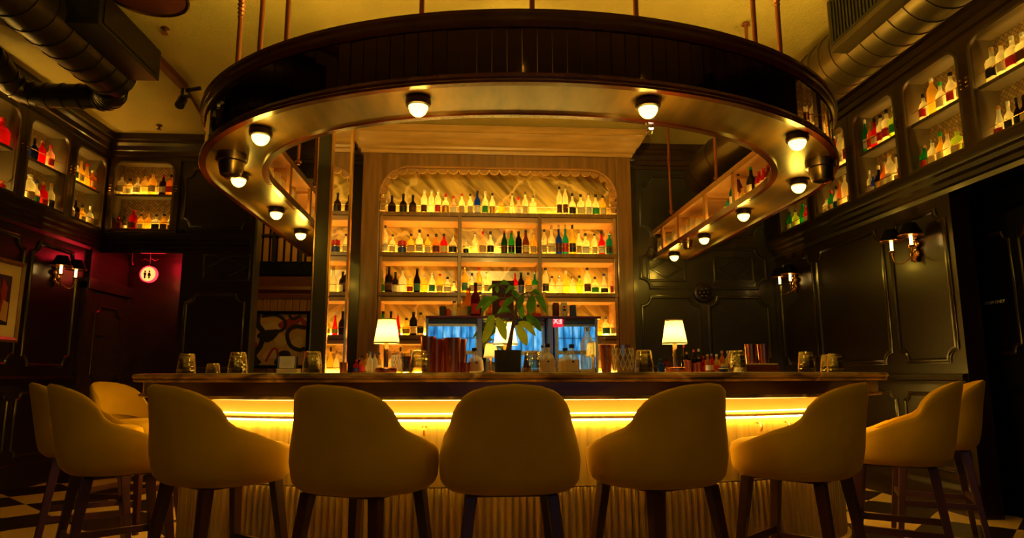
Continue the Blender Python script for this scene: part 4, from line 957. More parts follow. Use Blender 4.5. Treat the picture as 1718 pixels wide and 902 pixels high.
row([(913, 385, 'tall', 'clear', 'k', 'p', .032), (925, 378, 'round', 'clear', 's', 'c', .044), (937, 377, 'round', 'blue', 's', 'm', .04), (948, 377, 'round', 'teal', 's', 'r', .04), (960, 377, 'round', 'gold', 'k', 'k', .044), (971, 387, 'std', 'clear', 's', 'p'), (982, 391, 'square', 'clear', 'k', 'w', .042), (997, 392, 'tall', 'clear', 'k', 'c', .034), (1009, 387, 'round', 'red', 'k', 'w', .042), (1022, 388, 'square', 'teal', 's', 'k', .04)],
    ('y', 7.62), SH[1], 'back bar second shelf right bay', GB)
row([(641, 455, 'std', 'lime', 'k', 'n', .036), (653, 447, 'square', 'dark', 'k', 'm', .042), (664, 454, 'std', 'dark', 'k', 'w', .04), (676, 448, 'round', 'white', 'c', None, .046), (688, 463, 'std', 'gold', 'w', 'r', .036), (700, 450, 'wine', 'black', 'k', 't', .04), (712, 461, 'square', 'gold', 'w', None, .038), (725, 458, 'std', 'clear', 's', 't', .038), (738, 459, 'std', 'gold', 'r', 'c', .038), (751, 464, 'squat', 'clear', 'k', 'w', .046), (762, 470, 'cone', 'clear', 'k', 'w', .04)],
    ('y', 7.62), SH[2], 'back bar third shelf left bay', GB)
row([(780, 446, 'std', 'gold', 's', 't', .036), (792, 458, 'round', 'clear', 'k', 'p', .038), (804, 448, 'std', 'gold', 'r', 'c', .036), (817, 455, 'tall', 'clear', 's', 'c', .034), (864, 458, 'square', 'red', 'r', 'c', .034), (874, 455, 'std', 'black', 'k', 'b', .04), (886, 457, 'std', 'gold', 'k', 'p', .04), (897, 455, 'round', 'green', 's', 'c', .038)],
    ('y', 7.62), SH[2], 'back bar third shelf middle bay', GB)
row([(915, 449, 'tall', 'clear', 'k', 'k', .04), (926, 463, 'std', 'clear', 'k', None, .036), (938, 463, 'square', 'white', 's', None, .042), (949, 452, 'round', 'gold', 'w', None, .046), (960, 463, 'square', 'clear', 'c', None, .038), (972, 462, 'square', 'lime', 'k', None, .038), (985, 449, 'tall', 'clear', 'k', 'm', .042), (998, 464, 'squat', 'clear', 'k', 'n', .046), (1013, 459, 'cone', 'white', 'b', 'k', .046), (1028, 460, 'std', 'pink', 'r', 'r', .04)],
    ('y', 7.62), SH[2], 'back bar third shelf right bay', GB)
row([(643, 522, 'std', 'green', 'k', 'k', .042), (656, 522, 'round', 'dark', 'k', None, .044), (668, 525, 'cone', 'red', 'w', 'w', .036), (682, 533, 'round', 'gold', 'k', 'c', .044), (694, 522, 'tall', 'black', 'k', 'w', .046), (706, 524, 'tall', 'beige', 'k', 'k', .04)],
    ('y', 7.62), SH[3], 'back bar fourth shelf left bay', GB)
row([(1003, 530, 'decanter', 'gold', 'c', None, .04), (1016, 530, 'squat', 'clear', 's', 't', .046), (1030, 528, 'std', 'clear', 's', 'w', .044)], ('y', 7.62), SH[3], 'back bar fourth shelf right bay', GB)
row([(662, 588, 'squat', 'clear', 'c', None, .034), (672, 582, 'squat', 'gold', 'k', None, .034), (690, 586, 'squat', 'clear', 's', None, .034)], ('y', 7.62), SH[4], 'back bar lowest shelf', GB)
# the gin bottle's lettering, the blue tin
for o in list(C.objects):
    if o.name.startswith('bottle') and o.get('label', '').startswith('clear square bottle, black cap, cream label, fourth from left, back bar second shelf left'):
        text('GIN', 'lettering', 'art_black', o, (0, -.0425, .068), (pi / 2, 0, 0), .032, .0008)
p = at_y(675, 400, 7.62); bx = thing('spirits_tin', 'blue and red spirits tin on the back bar second shelf', 'tin', (p.x, 7.62, SH[1]))
MB().lathe([(.05, 0), (.052, .004), (.052, .085), (.05, .09)], 18).build('lower_half', 'blue_plastic', bx); MB().lathe([(.0505, .0905), (.0505, .155), (.045, .16), (.02, .162), (.02, .17), (.001, .17)], 18).build('upper_half', 'red_plastic', bx)
MB().sweep([(.0525 * cos(2 * pi * i / 18), .0525 * sin(2 * pi * i / 18)) for i in range(18)], [(0, .082), (.001, .082), (.001, .095), (0, .095)], HZ, closed=True).build('band', 'silver', bx)

GWALL = 'bottles in the wall cabinets'
def wrow(es, side, zs, place, sx=0): row(es, ('x', side), zs, place, GWALL, -pi / 2 if side > 0 else pi / 2, .042)
XRB, XLB = 3.885, -4.385
wrow([(1325, 356, 'std', 'green', 'k', 'c'), (1334, 352, 'std', 'lime', 'k', 'c'), (1346, 342, 'wine', 'green', 'n', None), (1353, 344, 'std', 'red', 'w', 'w'), (1359, 336, 'std', 'amber', 'c', 'r')], XRB, ZO0, 'corner cabinet behind canopy')
wrow([(1386, 332, 'std', 'clear', 's', 'c'), (1394, 320, 'std', 'green', 'r', 'g'), (1402, 312, 'round', 'clear', 'k', 'b'), (1408, 304, 'std', 'amber', 'c', 'c'), (1416, 294, 'tall', 'clear', 'w', None), (1424, 302, 'std', 'gold', 'g', 'c'), (1431, 314, 'squat', 'red', 'r', 'c')], XRB, ZO0, 'half hidden cabinet lower shelf')
wrow([(1386, 232, 'std', 'clear', 'k', 'w'), (1398, 226, 'std', 'red', 'w', 'w'), (1408, 214, 'tall', 'clear', 'g', 'c'), (1417, 210, 'std', 'clear', 's', 'r'), (1426, 204, 'round', 'gold', 'c', None)], XRB, ZS, 'half hidden cabinet upper shelf')
wrow([(1450, 201, 'std', 'green', 'w', 'w'), (1457, 206, 'round', 'amber', 'g', 'r'), (1466, 199, 'round', 'red', 'k', 'c'), (1476, 193, 'std', 'clear', 'k', 'r'), (1486, 184, 'square', 'clear', 'k', 'r'), (1499, 180, 'round', 'lime', 'w', 'n', .055)], XRB, ZS, 'multicoloured cabinet upper shelf')
wrow([(1458, 286, 'square', 'clear', 'w', 'c'), (1464, 292, 'std', 'blue', 's', 'w'), (1473, 278, 'squat', 'navy', 'w', 'g'), (1482, 272, 'round', 'amber', 'c', 'c'), (1491, 258, 'tall', 'clear', 'g', 'w'), (1502, 258, 'cone', 'clear', 's', 'c'), (1510, 266, 'square', 'wine', 'r', 'r'), (1518, 264, 'std', 'clear', 's', 'c')], XRB, ZO0, 'multicoloured cabinet lower shelf')
wrow([(1548, 158, 'squat', 'clear', 'k', 'r'), (1561, 132, 'tall', 'gold', 'w', None), (1576, 138, 'round', 'clear', 'n', 'c'), (1593, 122, 'std', 'clear', 'k', 'r'), (1608, 116, 'round', 'gold', 'g', 'c'), (1620, 120, 'round', 'clear', 's', 'c')], XRB, ZS, 'pale bottle cabinet upper shelf')
wrow([(1550, 244, 'std', 'green', 'c', 'r'), (1563, 235, 'std', 'clear', 's', 'c'), (1576, 222, 'round', 'gold', 'n', 'c'), (1588, 219, 'round', 'clear', 'g', None), (1604, 214, 'square', 'lime', 'c', 'c'), (1619, 212, 'round', 'gold', 'r', 'c'), (1630, 206, 'round', 'gold', 'c', None)], XRB, ZO0, 'pale bottle cabinet lower shelf')
wrow([(1662, 80, 'square', 'clear', 'c', 'k'), (1678, 71, 'std', 'clear', 'g', 'c'), (1696, 61, 'square', 'clear', 'w', 'r'), (1714, 55, 'square', 'clear', 'w', 'm')], XRB, ZS, 'staff door cabinet upper shelf')
wrow([(1674, 178, 'cone', 'white', 'g', 'r'), (1690, 170, 'round', 'clear', 'w', 'k'), (1704, 164, 'round', 'dark', 'k', 'k'), (1716, 160, 'round', 'dark', 'k', 'c')], XRB, ZO0, 'staff door cabinet lower shelf')
wrow([(4, 198, 'squat', 'red', 'r', None, .085)], XLB, ZS, 'picture edge cabinet')
wrow([(4, 312, 'std', 'red', 'r', 'w'), (13, 318, 'std', 'clear', 's', 'c')], XLB, ZO0, 'picture edge cabinet lower shelf')
wrow([(38, 222, 'std', 'lime', 'n', 'c', .03), (46, 222, 'round', 'blue', 'b', None), (59, 232, 'round', 'navy', 'k', None), (72, 236, 'std', 'red', 'c', None), (86, 244, 'std', 'pink', 'r', 'r')], XLB, ZS, 'left wall second cabinet upper')
wrow([(51, 293, 'tall', 'clear', 'w', 'p', .055), (62, 302, 'round', 'clear', 'b', 't'), (74, 305, 'square', 'red', 'g', 'r'), (87, 308, 'std', 'clear', 'c', 'k')], XLB, ZO0, 'left wall second cabinet lower')
wrow([(117, 268, 'std', 'blue', 'b', 'w'), (126, 264, 'square', 'clear', 'w', 't'), (137, 270, 'round', 'gold', 'g', 'c'), (147, 275, 'cone', 'gold', 'r', None), (156, 286, 'square', 'amber', 'w', 'c')], XLB, ZS, 'left corner cabinet upper shelf')
wrow([(113, 333, 'std', 'gold', 'w', None), (121, 335, 'round', 'clear', 'w', 'c'), (128, 336, 'square', 'dark', 'k', 'm'), (139, 344, 'round', 'gold', 'k', 'c'), (152, 346, 'squat', 'clear', 'w', 'c')], XLB, ZO0, 'left corner cabinet lower shelf')
row([(206, 293, 'square', 'clear', 's', 'c'), (219, 296, 'squat', 'gold', 'k', 'w', .055), (232, 298, 'round', 'clear', 'g', 'c', .046), (245, 288, 'std', 'gold', 's', None, .046), (258, 288, 'std', 'gold', 's', 'c', .046), (275, 294, 'std', 'dark', 'r', 'w'), (288, 293, 'square', 'amber', 'k', 'r')], ('y', 7.985), ZS, 'square corner cabinet upper shelf', GWALL, 0, .042)
row([(199, 364, 'std', 'brown', 'r', None), (210, 359, 'std', 'dark', 'k', 'c'), (225, 352, 'tall', 'red', 'r', 'm', .048), (237, 359, 'std', 'gold', 'k', 'w'), (250, 354, 'round', 'gold', 'c', None), (263, 360, 'square', 'clear', 'k', 'k'), (276, 359, 'std', 'gold', 'k', 'm'), (287, 357, 'std', 'clear', 'c', 'b')], ('y', 7.985), ZO0, 'square corner cabinet lower shelf', GWALL, 0, .042)
ball = thing('ornament_ball', 'small red ball ornament at the shelf end in the left corner cabinet', 'ornament', (XLB, 7.78, ZS)); MB().sphere((0, 0, .045), .045, 14).build('ball', 'glass_red', ball); MB().lathe([(.012, .088), (.012, .1), (.004, .104)], 10).build('cap', 'gold_foil', ball)

GC = 'bottles on the canopy shelf'
ZC = RZ0 + .0455
row([(1221, 334, 'squat', 'teal', 's', 'w', .04), (1229, 301, 'wine', 'teal', 'b', 'w', .036), (1238, 292, 'wine', 'brown', 'k', 'c', .04), (1245, 316, 'std', 'gold', 'c', 'c', .036), (1259, 281, 'wine', 'dark', 'n', 'c', .038), (1273, 288, 'std', 'red', 'r', 'c', .036), (1281, 283, 'std', 'red', 'r', 'w', .036), (1289, 277, 'std', 'wine', 'r', 'c', .036),
     (1296, 274, 'wine', 'green', 'g', 'w', .034), (1303, 264, 'std', 'wine', 'k', 'w', .036), (1309, 258, 'std', 'red', 'r', 'c', .036), (1315, 260, 'square', 'gold', 'w', 'c', .04)], ('x', 2.315), ZC, 'on the right canopy shelf', GC, -pi / 2)
def jar(p, h, r, lab, grp):
    o = thing('storage_jar', lab, 'jar', p, 0, grp)
    MB().lathe([(r * .9, 0), (r, h * .04), (r, h * .68), (r * .82, h * .78), (r * .8, h * .82)], 14).build('glass_body', 'glass_clear', o)
    MB().lathe([(r * .88, h * .82), (r * .9, h * .85), (r * .9, h * .93), (r * .4, h * .95), (r * .3, h)], 14).build('lid', 'glass_gold', o)
    MB().lathe([(r * .85, h * .03), (r * .9, h * .06), (r * .9, h * .5), (r * .5, h * .52)], 14).build('filling', 'cork', o)
for i, (u, v) in enumerate(((1109, 398), (1122, 390), (1134, 379), (1151, 372), (1158, 366), (1165, 360), (1175, 366))):
    p = at_x(u, v, 2.325); jar((p.x, p.y, ZC), max(.14, min(.27, p.z - ZC)), .05, f'lidded glass jar, {ORD[i]} from the back wall on the right canopy shelf', 'glass jars on the canopy shelf')
for i, (u, v) in enumerate(((449, 280), (462, 289), (470, 296), (479, 304), (488, 312), (520, 346))):
    p = at_x(u, v, -1.545); jar((p.x, p.y, ZC), max(.14, min(.27, p.z - ZC)), .05, f'lidded glass jar, {ORD[i]} from the rounded end on the left canopy shelf', 'glass jars on the canopy shelf')

# ================================================================== mirrored island behind the bar
IY, IZ = 5.0, 1.50
isl = thing('mirrored_cabinet', 'three-sided mirrored cabinet behind the plant, bottles standing on its top', 'cabinet', (.35, IY, 0))
def ip(mb, name, mat, **k): return wpart(mb, name, mat, isl, **k)
ip(MB().box(-.30, .98, IY + .16, IY + .55, 0, IZ - .02), 'carcass', 'apron_wood', smooth=0)
ip(MB().box(-.32, 1.0, IY - .02, IY + .57, IZ - .02, IZ), 'top_slab', 'cherry', smooth=0, bevel=.004)
ip(MB().box(-.30, .10, IY, IY + .16, 0, IZ - .02).box(.60, .97, IY, IY + .16, 0, IZ - .02), 'mirror_wing_core', 'apron_wood', smooth=0)
for nme, x0, x1, y in (('mirror_panel', -.30, .065, IY - .006), ('mirror_panel', .635, .955, IY - .006), ('mirror_panel', .11, .59, IY + .154)):
    ip(MB().box(x0, x1, y, y + .005, .9, IZ - .022), nme, 'mirror', smooth=0)
for x0, x1 in ((-.318, -.30), (.066, .10), (.60, .634), (.956, .975)): ip(MB().box(x0, x1, IY - .012, IY + .01, .9, IZ - .02), 'mirror_edge', 'steel_frame', smooth=0)
ip(MB().plate([[(1.0, .9), (1.06, .9), (1.055, 1.35), (1.0, IZ - .02)]], -.10, -.11, WB(IY)), 'side_glass', 'rail_glass', smooth=0)
GI = 'bottles on the mirrored cabinet'
row([(762, 505, 'std', 'clear', 'k', 'w', .034), (769, 512, 'squat', 'gold', 'g', None, .026), (778, 496, 'round', 'gold', 'c', 'p', .034), (786, 480, 'wine', 'amber', 'c', 't', .046), (798, 474, 'std', 'wine', 'k', 'r', .042), (805, 487, 'std', 'clear', 's', 'k', .034), (813, 494, 'cone', 'clear', 'c', None, .036), (822, 510, 'squat', 'amber', 'r', 'r', .036),
     (891, 505, 'std', 'amber', 'r', 'r', .034), (903, 510, 'squat', 'gold', 'k', 'r', .040), (913, 490, 'tall', 'gold', 'w', 'p', .03), (922, 503, 'decanter', 'clear', 'c', None, .04)], ('y', 5.22), IZ, 'on the mirrored cabinet', GI)
def small_can(p, h, r, mat, lab, cat='can', emblem=False):
    o = thing('drink_can', lab, cat, p)
    MB().lathe([(r * .8, 0), (r, h * .06), (r, h * .9), (r * .82, h)], 16).build('can_body', mat, o); MB().lathe([(r * .8, h), (r * .82, h + .003), (r * .74, h + .003), (r * .7, h - .002), (.001, h - .002)], 16).build('can_lid', 'silver', o)
    if emblem:
        for zz, mt, w0, w1 in ((h * .62, 'red_plastic', 0, pi), (h * .62, 'blue_plastic', pi, 2 * pi)):
            vs = [(.0, -r * 1.02, zz)] + [(r * .62 * cos(a), -r * 1.03 * math.sqrt(max(.1, 1 - (.62 * cos(a)) ** 2)), zz + (r * .7 * sin(a) + .003 * (1 if sin(a) >= 0 else -1))) for a in [w0 + (w1 - w0) * i / 8 for i in range(9)]]
            MB().add(vs, [(0, i, i + 1) for i in range(1, 9)]).build('emblem', mt, o, smooth=0)
    return o
for u, v, mat, lab, em in ((743, 514, 'black_plastic', 'small dark can on the mirrored cabinet, left end', 0), (752, 519, 'red_plastic', 'very small red can beside the dark can on the mirrored cabinet', 0), (934, 507, 'maroon', 'dull red can behind the emblem can on the mirrored cabinet', 0),
                           (946, 508, 'white_paper', 'pale can with round red and blue emblem on the mirrored cabinet', 1), (961, 512, 'blue_plastic', 'dark blue can at the right end of the mirrored cabinet', 0)):
    p = at_y(u, v, 5.16); small_can((p.x, 5.16 if u != 934 else 5.22, IZ), p.z - IZ, .027 if u != 752 else .018, mat, lab, emblem=em)
p0, p1 = at_y(825, 462, 5.3), at_y(862, 527, 5.3)
mn = thing('gift_box', 'tall dark burgundy box standing behind the plant on the mirrored cabinet', 'box', ((p0.x + p1.x) / 2, 5.3, IZ))
MB().box(-.085, .085, -.05, .05, 0, .30).build('box_body', 'burgundy', mn, smooth=0, bevel=.004); MB().box(-.088, .088, -.053, .053, .25, .305).build('lid', 'burgundy', mn, smooth=0, bevel=.003)
MB().lathe([(.001, 0), (.03, 0), (.03, .002), (.001, .002)], 16).build('seal', 'red_plastic', mn, (0, -.052, .12), (pi / 2, 0, 0)); MB().box(-.0, .03, -.056, -.052, .205, .245).build('price_tag', 'blue_plastic', mn, smooth=0)

# ================================================================== things on the bar
ZT = 1.0705
def on_bar(u, y, v=600): p = at_y(u, v, y); return (p.x, y, ZT)
def tumbler(loc, h, r, lab, grp='ribbed tumblers on the bar', part=None):
    o = MB().lathe([(r, 0), (r * .99, h * .04), (r * .80, h * .93), (r * .70, h * .97), (.001, h * .965), (.001, h * .93), (r * .66, h * .92), (r * .76, h * .86), (r * .94, .0)], 40, nfl=20, flute=.022).build('ribbed_tumbler', 'glass_tumbler', loc=loc, smooth=50)
    tag(o, lab, 'glass', grp)
    MB().lathe([(r * .84, h * .73), (r * .848, h * .745), (r * .842, h * .76)], 24).build('rim_line', 'rail_glass', o)
    return o
TUM = [(314, 3.95, 600, 'at the left end of the bar'), (400, 3.75, 597, 'between the small tumbler and the card holder'), (525, 3.6, 592, 'beside the card holder, before the dark pier'), (704, 3.49, 588, 'between the purple drink and copper shakers'),
       (893, 3.62, 587, 'between the plant pot and labelled gin bottle'), (1080, 3.62, 586, 'between cut mixing glass and right lamp'), (1235, 3.66, 587, 'in front of the bitters bottles'), (1351, 3.98, 589, 'standing alone near the right bar end'), (1399, 4.08, 592, 'in front of its twin at the right bar end'), (1388, 4.2, 594, 'behind its twin at the right bar end')]
for u, y, v, s in TUM:
    p = at_y(u, v, y); h = max(.09, p.z - ZT - .026); tumbler((p.x, y, ZT), h, .052, f'lower nested ribbed tumbler, {s}')
    tumbler((p.x, y, ZT + .026), h, .0505, f'upper nested ribbed tumbler, {s}')
p = at_y(358, 609, 3.85); tumbler((p.x, 3.85, ZT), p.z - ZT, .040, 'small single upturned ribbed tumbler near the left bar end')
def table_lamp(u, y, lab, k=1.0, pw=2.0):
    p = on_bar(u, y); o = thing('table_lamp', lab, 'lamp', p, 0, 'small table lamps on the bar')
    MB().lathe([(.058 * k, 0), (.060 * k, .006), (.058 * k, .026 * k), (.052 * k, .030 * k), (.012 * k, .031 * k)], 26).build('base', 'copper', o)
    MB().lathe([(.013 * k, .03 * k), (.013 * k, .17 * k), (.009 * k, .175 * k), (.009 * k, .2 * k)], 14).build('stem', 'brass', o)
    n = 64; vs = []; hs = (.164 * k, .294 * k)
    for z, r in ((hs[0], .069 * k), (hs[1], .047 * k)):
        for i in range(n): vs.append(((r + (.0012 if i % 2 else 0)) * cos(2 * pi * i / n), (r + (.0012 if i % 2 else 0)) * sin(2 * pi * i / n), z))
    MB().add(vs, [(i, (i + 1) % n, n + (i + 1) % n, n + i) for i in range(n)]).build('shade', 'lamp_shade', o, smooth=0)
    for z, r in ((hs[0], .0705 * k), (hs[1], .0485 * k)):
        MB().sweep([(r * cos(2 * pi * i / 32), r * sin(2 * pi * i / 32)) for i in range(32)], [(-.0015, z - .004), (.001, z - .004), (.001, z + .004), (-.0015, z + .004)], HZ, closed=True).build('shade_band', 'cream_paper', o)
    light('lamp_bulb', (0, 0, .222 * k), pw, (1, .66, .2), .016, parent=o)
table_lamp(648, 3.72, 'small brass table lamp with pleated cream shade, left of the shakers')
table_lamp(1133, 3.74, 'small brass table lamp with pleated cream shade, beside the bitters bottles')
table_lamp(848, 3.885, 'small brass table lamp glowing through the leaves behind the plant pot', 1.0, 4.5)
def tin(loc, h, r0, r1, lab, grp='copper shaker tins', mat='copper', name='shaker_tin', cat='shaker'):
    o = MB().lathe([(r0, 0), (r1, h * .97), (r1 * 1.03, h * .975), (r1 * 1.03, h), (r1 * .96, h), (r0 * .9, .01), (.001, .01)], 22).build(name, mat, loc=loc); return tag(o, lab, cat, grp)
p = at_y(720, 566, 3.70); H_ = p.z - ZT
for i, (u, y) in enumerate(((718, 3.62), (724, 3.80), (732, 3.71), (738, 3.888))): tin(on_bar(u, y), H_ - .004 * i, .032, .042, ('tall copper shaker tin with pale rim beside the ribbed tumblers', 'tall copper shaker tin standing behind the pale-rimmed one', 'tall copper shaker tin in front, right of the pale-rimmed one', 'tall copper shaker tin closing the left cluster')[i])
for i, (u, y) in enumerate(((756, 3.80), (766, 3.888), (760, 3.62), (770, 3.71))): tin(on_bar(u, y), H_ - .003 * i, .032, .042, ('tall copper shaker tin opening the right cluster', 'tall copper shaker tin behind the right cluster', 'tall copper shaker tin in front of the right cluster', 'tall copper shaker tin next to the small red cup')[i])
tin(on_bar(783, 3.66), .055, .018, .022, 'tiny red copper cup between shakers and tilted labelled bottle', None, 'copper', 'copper_cup', 'cup')
tin(on_bar(577, 3.8), .06, .020, .022, 'small copper jigger cup at the foot of the dark pier', None, 'copper', 'jigger', 'jigger')
tin(on_bar(1017, 3.73), .155, .026, .036, 'dark copper shaker tin beside the cut mixing glass', 'copper shaker tins')
for i, u in enumerate((1260, 1281)): tin((on_bar(u, 3.9)[0], 3.9, ZT + .052), .115, .029, .033, ('copper shaker tin on the dark tray, left one', 'copper shaker tin on the dark tray, right one')[i], 'copper shaker tins')
def mixing(u, y, h, r, lab):
    p = on_bar(u, y); o = MB().lathe([(r * .78, 0), (r * .96, h * .2), (r, h * .5), (r * .92, h * .9), (r * .9, h), (r * .84, h), (r * .86, h * .5), (r * .7, .02), (.001, .02)], 22, (0, 0, 0), sq=2, nfl=11, flute=.02).build('mixing_glass', 'glass_tumbler', loc=p, smooth=0)
    tag(o, lab, 'glass', 'cut crystal mixing glasses'); c = MB()
    for k in range(14):
        for j in range(2):
            a0 = 2 * pi * k / 14; q = []
            for i in range(9): a = a0 + (1 if j else -1) * i * .1; z = h * (.08 + .8 * i / 8); rr_ = r * (.80 + .22 * sin(pi * (.15 + .6 * i / 8))); q.append((rr_ * cos(a), rr_ * sin(a), z))
            c.tube(q, .0022, 4)
    c.build('cut_pattern', 'glass_white', o, smooth=0)
mixing(1045, 3.64, .150, .060, 'large cut crystal mixing glass beside the dark copper tin'); mixing(667, 3.87, .115, .034, 'slim cut crystal mixing glass just behind the left lamp'); mixing(682, 3.80, .085, .036, 'short cut crystal mixing glass beside the purple drink')
p = on_bar(683, 3.66); o = MB().lathe([(.024, 0), (.034, .10), (.035, .108), (.033, .108), (.022, .006), (.001, .006)], 20).build('drink_glass', 'glass_tumbler', loc=p); tag(o, 'small glass of deep purple drink beside the slim mixing glass', 'glass')
MB().lathe([(.021, .007), (.031, .088), (.001, .088)], 20).build('drink', 'glass_purple', o)
def gin(u, y, v, rz, lab, tilt=0, r=.042):
    p = at_y(u, v, y); h = p.z - ZT; o = bottle((p.x, y, ZT), h, r, 'round', 'clear', 'k', None, rz, lab, 'kraft-labelled gin bottles')
    vs = []; n = 12
    for i in range(n + 1):
        a = -pi / 2 + (i / n - .5) * 2.4; vs += [(r * 1.03 * cos(a), r * 1.03 * sin(a), h * .06), (r * 1.03 * cos(a), r * 1.03 * sin(a), h * .45)]
    MB().add(vs, [(2 * i, 2 * i + 2, 2 * i + 3, 2 * i + 1) for i in range(n)]).build('label', 'kraft', o)
    MB().lathe([(.001, 0), (.006, 0), (.006, .001), (.001, .001)], 10).build('label_seal', 'black_plastic', o, (0, -r * 1.035, h * .38), (pi / 2, 0, 0)); return o
o = gin(800, 3.82, 584, .1, 'clear kraft-labelled gin bottle leaning beside the shakers'); o.rotation_euler = (0, radians(-6), .1); o.location.z += .004
gin(918, 3.71, 576, 0, 'clear kraft-labelled gin bottle between tumblers and mirror'); o = gin(948, 3.84, 583, 0, 'blue-capped kraft-labelled gin bottle, rear one of two'); o2 = gin(959, 3.72, 577, 0, 'blue-capped kraft-labelled gin bottle, front one of two')
for q in (o, o2):
    for ch in q.children:
        if ch.name.startswith('cap'): ch.data = ch.data.copy(); ch.data.materials[0] = MATS['blue_plastic']
p = at_y(985, 548, 3.95); bottle((p.x, 3.95, ZT), p.z - ZT, .042, 'tall', 'clear', 's', None, 0, 'tall clear unlabelled bottle at the right edge of the mirror', None)
# bitters and small tools
GBT = 'small bitters bottles on the bar'
for i, (u, v, y, g, c, l) in enumerate(((598, 603, 3.86, 'red', 'r', 'b'), (603, 600, 3.92, 'navy', 's', 'w'), (608, 596, 3.86, 'amber', 'k', 'r'), (616, 592, 3.88, 'gold', 'c', 'c'), (621, 590, 3.80, 'clear', 's', None), (629, 590, 3.84, 'clear', 's', None), (636, 591, 3.90, 'gold', 's', 'c'))):
    p = at_y(u, v, y); bottle((p.x, y, ZT), max(.06, p.z - ZT), .017, 'std', g, c, l, 0, f'{g} bitters bottle, {ORD[i]} of the dasher cluster left of the lamp', GBT)
for i, (u, v, y, g, c, l) in enumerate(((1108, 601, 3.98, 'blue', 'b', None), (1116, 598, 4.0, 'wine', 'k', 'm'), (1122, 600, 3.96, 'brown', 'k', None), (1147, 577, 4.0, 'dark', 'r', None), (1152, 590, 3.96, 'navy', 'c', 'w'), (1164, 586, 3.98, 'dark', 'r', 'k'), (1172, 585, 3.96, 'dark', 'w', 'b'), (1180, 597, 3.86, 'red', 'r', 'r'), (1187, 594, 3.80, 'amber', 'g', 'w'), (1194, 593, 3.84, 'red', 's', 'c'), (1202, 594, 3.8, 'gold', 'w', 'r'), (1211, 588, 3.84, 'amber', 'c', 'c'), (1221, 588, 3.9, 'clear', 's', 'p'), (1250, 590, 3.98, 'wine', 's', None), (1257, 588, 4.0, 'wine', 's', 'k'))):
    p = at_y(u, v, y); bottle((p.x, y, ZT), max(.06, p.z - ZT), .018, 'std', g, c, l, 0, f'{g} bitters bottle, {ORD[i]} from the left beside the right lamp', GBT)
for i, (u, y) in enumerate(((1151, 3.86), (1156, 3.84), (1166, 3.86), (1172, 3.84))): tin(on_bar(u, y), (.075, .07, .055, .06)[i], .012, .014, ('tall slim copper jigger beside the right lamp', 'slim copper jigger touching the tall one', 'short copper jigger, left of two', 'short copper jigger, right of two')[i], None, 'copper', 'jigger', 'jigger')
p = on_bar(1213, 3.76); o = MB().lathe([(.014, 0), (.026, .01), (.028, .02), (.02, .032), (.001, .034)], 16).build('salt_bowl', 'blue_plastic', loc=p); tag(o, 'small bright blue bowl at the foot of the ribbed tumblers', 'bowl'); MB().lathe([(.029, .019), (.030, .022), (.027, .024)], 16).build('rim', 'white_paper', o)
tb = thing('bar_tray', 'dark wooden tray with a pale folded cloth holding two shakers', 'tray', on_bar(1268, 3.92))
MB().box(-.11, .11, -.08, .08, 0, .012).box(-.11, .11, -.08, -.07, .012, .045).box(-.11, .11, .07, .08, .012, .045).box(-.11, -.10, -.07, .07, .012, .045).box(.10, .11, -.07, .07, .012, .045).build('tray_body', 'cherry', tb, smooth=0, bevel=.003)
MB().box(-.10, .10, -.075, .07, .046, .0515).build('folded_cloth', 'cream_paper', tb, smooth=0, bevel=.002)
ch = thing('card_holder', 'white menu card in a small stand on a pale box', 'card holder', on_bar(484, 3.75))
MB().box(-.05, .06, -.04, .04, 0, .024).build('box_base', 'cream_paper', ch, smooth=0, bevel=.003); MB().box(-.045, .035, -.01, -.004, .028, .092).build('card', 'white_paper', ch, smooth=0); MB().tube([(-.052, -.012, .0245), (-.052, -.012, .09)], .004, 8).build('post', 'chrome', ch); MB().tube([(.045, 0, .0245), (.045, 0, .09)], .007, 8).build('post', 'chrome', ch)
for k in range(3): MB().box(-.025, .015, -.0112, -.0102, .06 - k * .008, .062 - k * .008).build('printed_line', 'kraft', ch, smooth=0)

# ================================================================== potted plant
PY = 3.68
pl = thing('potted_plant', 'leafy money tree in a dark grey pot at the middle of the bar', 'plant', on_bar(852, PY))
base = Vector(pl.location)
MB().lathe([(.070, 0), (.072, .004), (.074, .118), (.074, .122), (.066, .122), (.064, .10), (.001, .10)], 28).build('pot', 'pot_grey', pl)
MB().lathe([(.001, .106), (.05, .108), (.0645, .102), (.0645, .096), (.001, .096)], 20).build('soil', 'soil', pl)
def wp(u, v, dy=0): return at_y(u, v, PY + dy) - base
tr_ = [wp(853, 588), wp(857, 566, .01), wp(861, 545), wp(865, 522, -.01), wp(868, 503)]
MB().tube([tuple(x) for x in tr_], [.016, .012, .010, .008, .006], 9).build('trunk', 'bark', pl)
H1, H2, H3, H4, H5 = (866, 521), (868, 500), (884, 490), (834, 476), (846, 500)
def leaflet(mb, a, b, wd, sag, mi=0):
    a, b = Vector(a), Vector(b); d = b - a; side = d.cross(Vector((0, 1, .25))).normalized(); nrm = side.cross(d).normalized(); vs = []; n = 8
    for i in range(n + 1):
        t = i / n; c = a + d * t + Vector((0, 0, sag * sin(pi * t))); w_ = wd * (sin(pi * min(1, t * .92 + .06)) ** .8) * (1 if i < n else .05)
        vs += [c - side * w_ + nrm * w_ * .35, c, c + side * w_ + nrm * w_ * .35]
    mb.add(vs, [(3 * i + k, 3 * i + k + 1, 3 * i + k + 4, 3 * i + k + 3) for i in range(n) for k in range(2)], mi)
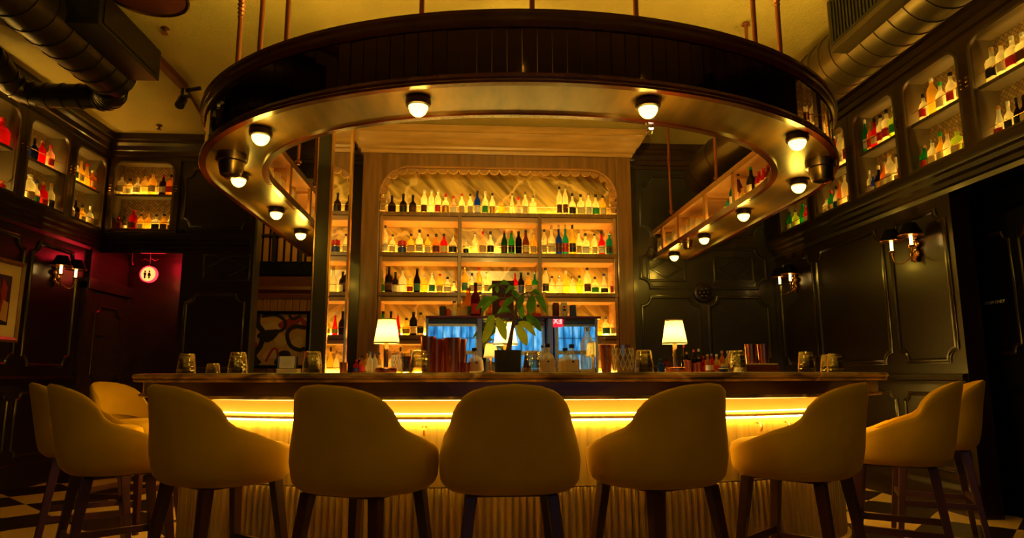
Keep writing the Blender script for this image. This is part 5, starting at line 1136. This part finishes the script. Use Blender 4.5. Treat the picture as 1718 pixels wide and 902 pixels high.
LEAVES = [
    (H1, [((829, 530), (810, 577), .024, .0, 1), ((834, 532), (849, 572), .026, .01, 1), ((869, 544), (884, 580), .026, .0, 1), ((870, 540), (899, 564), .020, .02, 1), ((858, 524), (833, 527), .018, .02, 0)], .01),
    (H3, [((893, 494), (890, 528), .027, .0, 0), ((900, 495), (917, 526), .020, .02, 0), ((895, 532), (908, 556), .018, .0, 0), ((878, 494), (868, 520), .018, .0, 0), ((890, 490), (908, 499), .014, .02, 0)], -.03),
    (H2, [((862, 503), (840, 523), .018, .02, 0), ((873, 506), (876, 536), .018, .0, 0), ((860, 486), (872, 512), .02, .01, 0), ((866, 498), (848, 512), .015, .01, 0), ((884, 528), (893, 548), .014, .0, 0)], .03),
    (H5, [((832, 502), (798, 521), .018, .03, 0), ((824, 507), (808, 523), .016, .01, 0), ((838, 500), (822, 511), .014, .02, 0), ((848, 492), (866, 484), .013, .02, 0)], -.02),
    (H4, [((832, 477), (818, 489), .009, .01, 0), ((834, 478), (834, 491), .011, .0, 0), ((838, 477), (856, 478), .010, .01, 0), ((840, 473), (852, 474), .006, .01, 0)], .02),
    (H1, [((828, 528), (815, 550), .017, .01, 0), ((880, 530), (900, 545), .014, .02, 0), ((850, 540), (842, 556), .013, .0, 0)], .06)]
for hub, ls, dy in LEAVES:
    m_ = MB(); hb = wp(*hub, dy)
    near = min(tr_, key=lambda q: (q - hb).length); m_.tube([tuple(near), tuple(near.lerp(hb, .5) + Vector((0, 0, .01))), tuple(hb)] if (near - hb).length > .01 else [tuple(near), tuple(hb + Vector((0, 0, .006)))], .0035, 6, 2)
    for k, (a, b, wd, sag, mi) in enumerate(ls):
        A, B = wp(*a, dy + .012 * (k - 2)), wp(*b, dy + .02 * (k - 2)); leaflet(m_, A, B, wd, sag, mi); m_.tube([tuple(hb), tuple(hb.lerp(A, .5) + Vector((0, 0, .004))), tuple(A)], .0022, 5, 2)
    m_.build('leaf', ['leaf_green', 'leaf_backlit', 'bark'], pl, smooth=60)
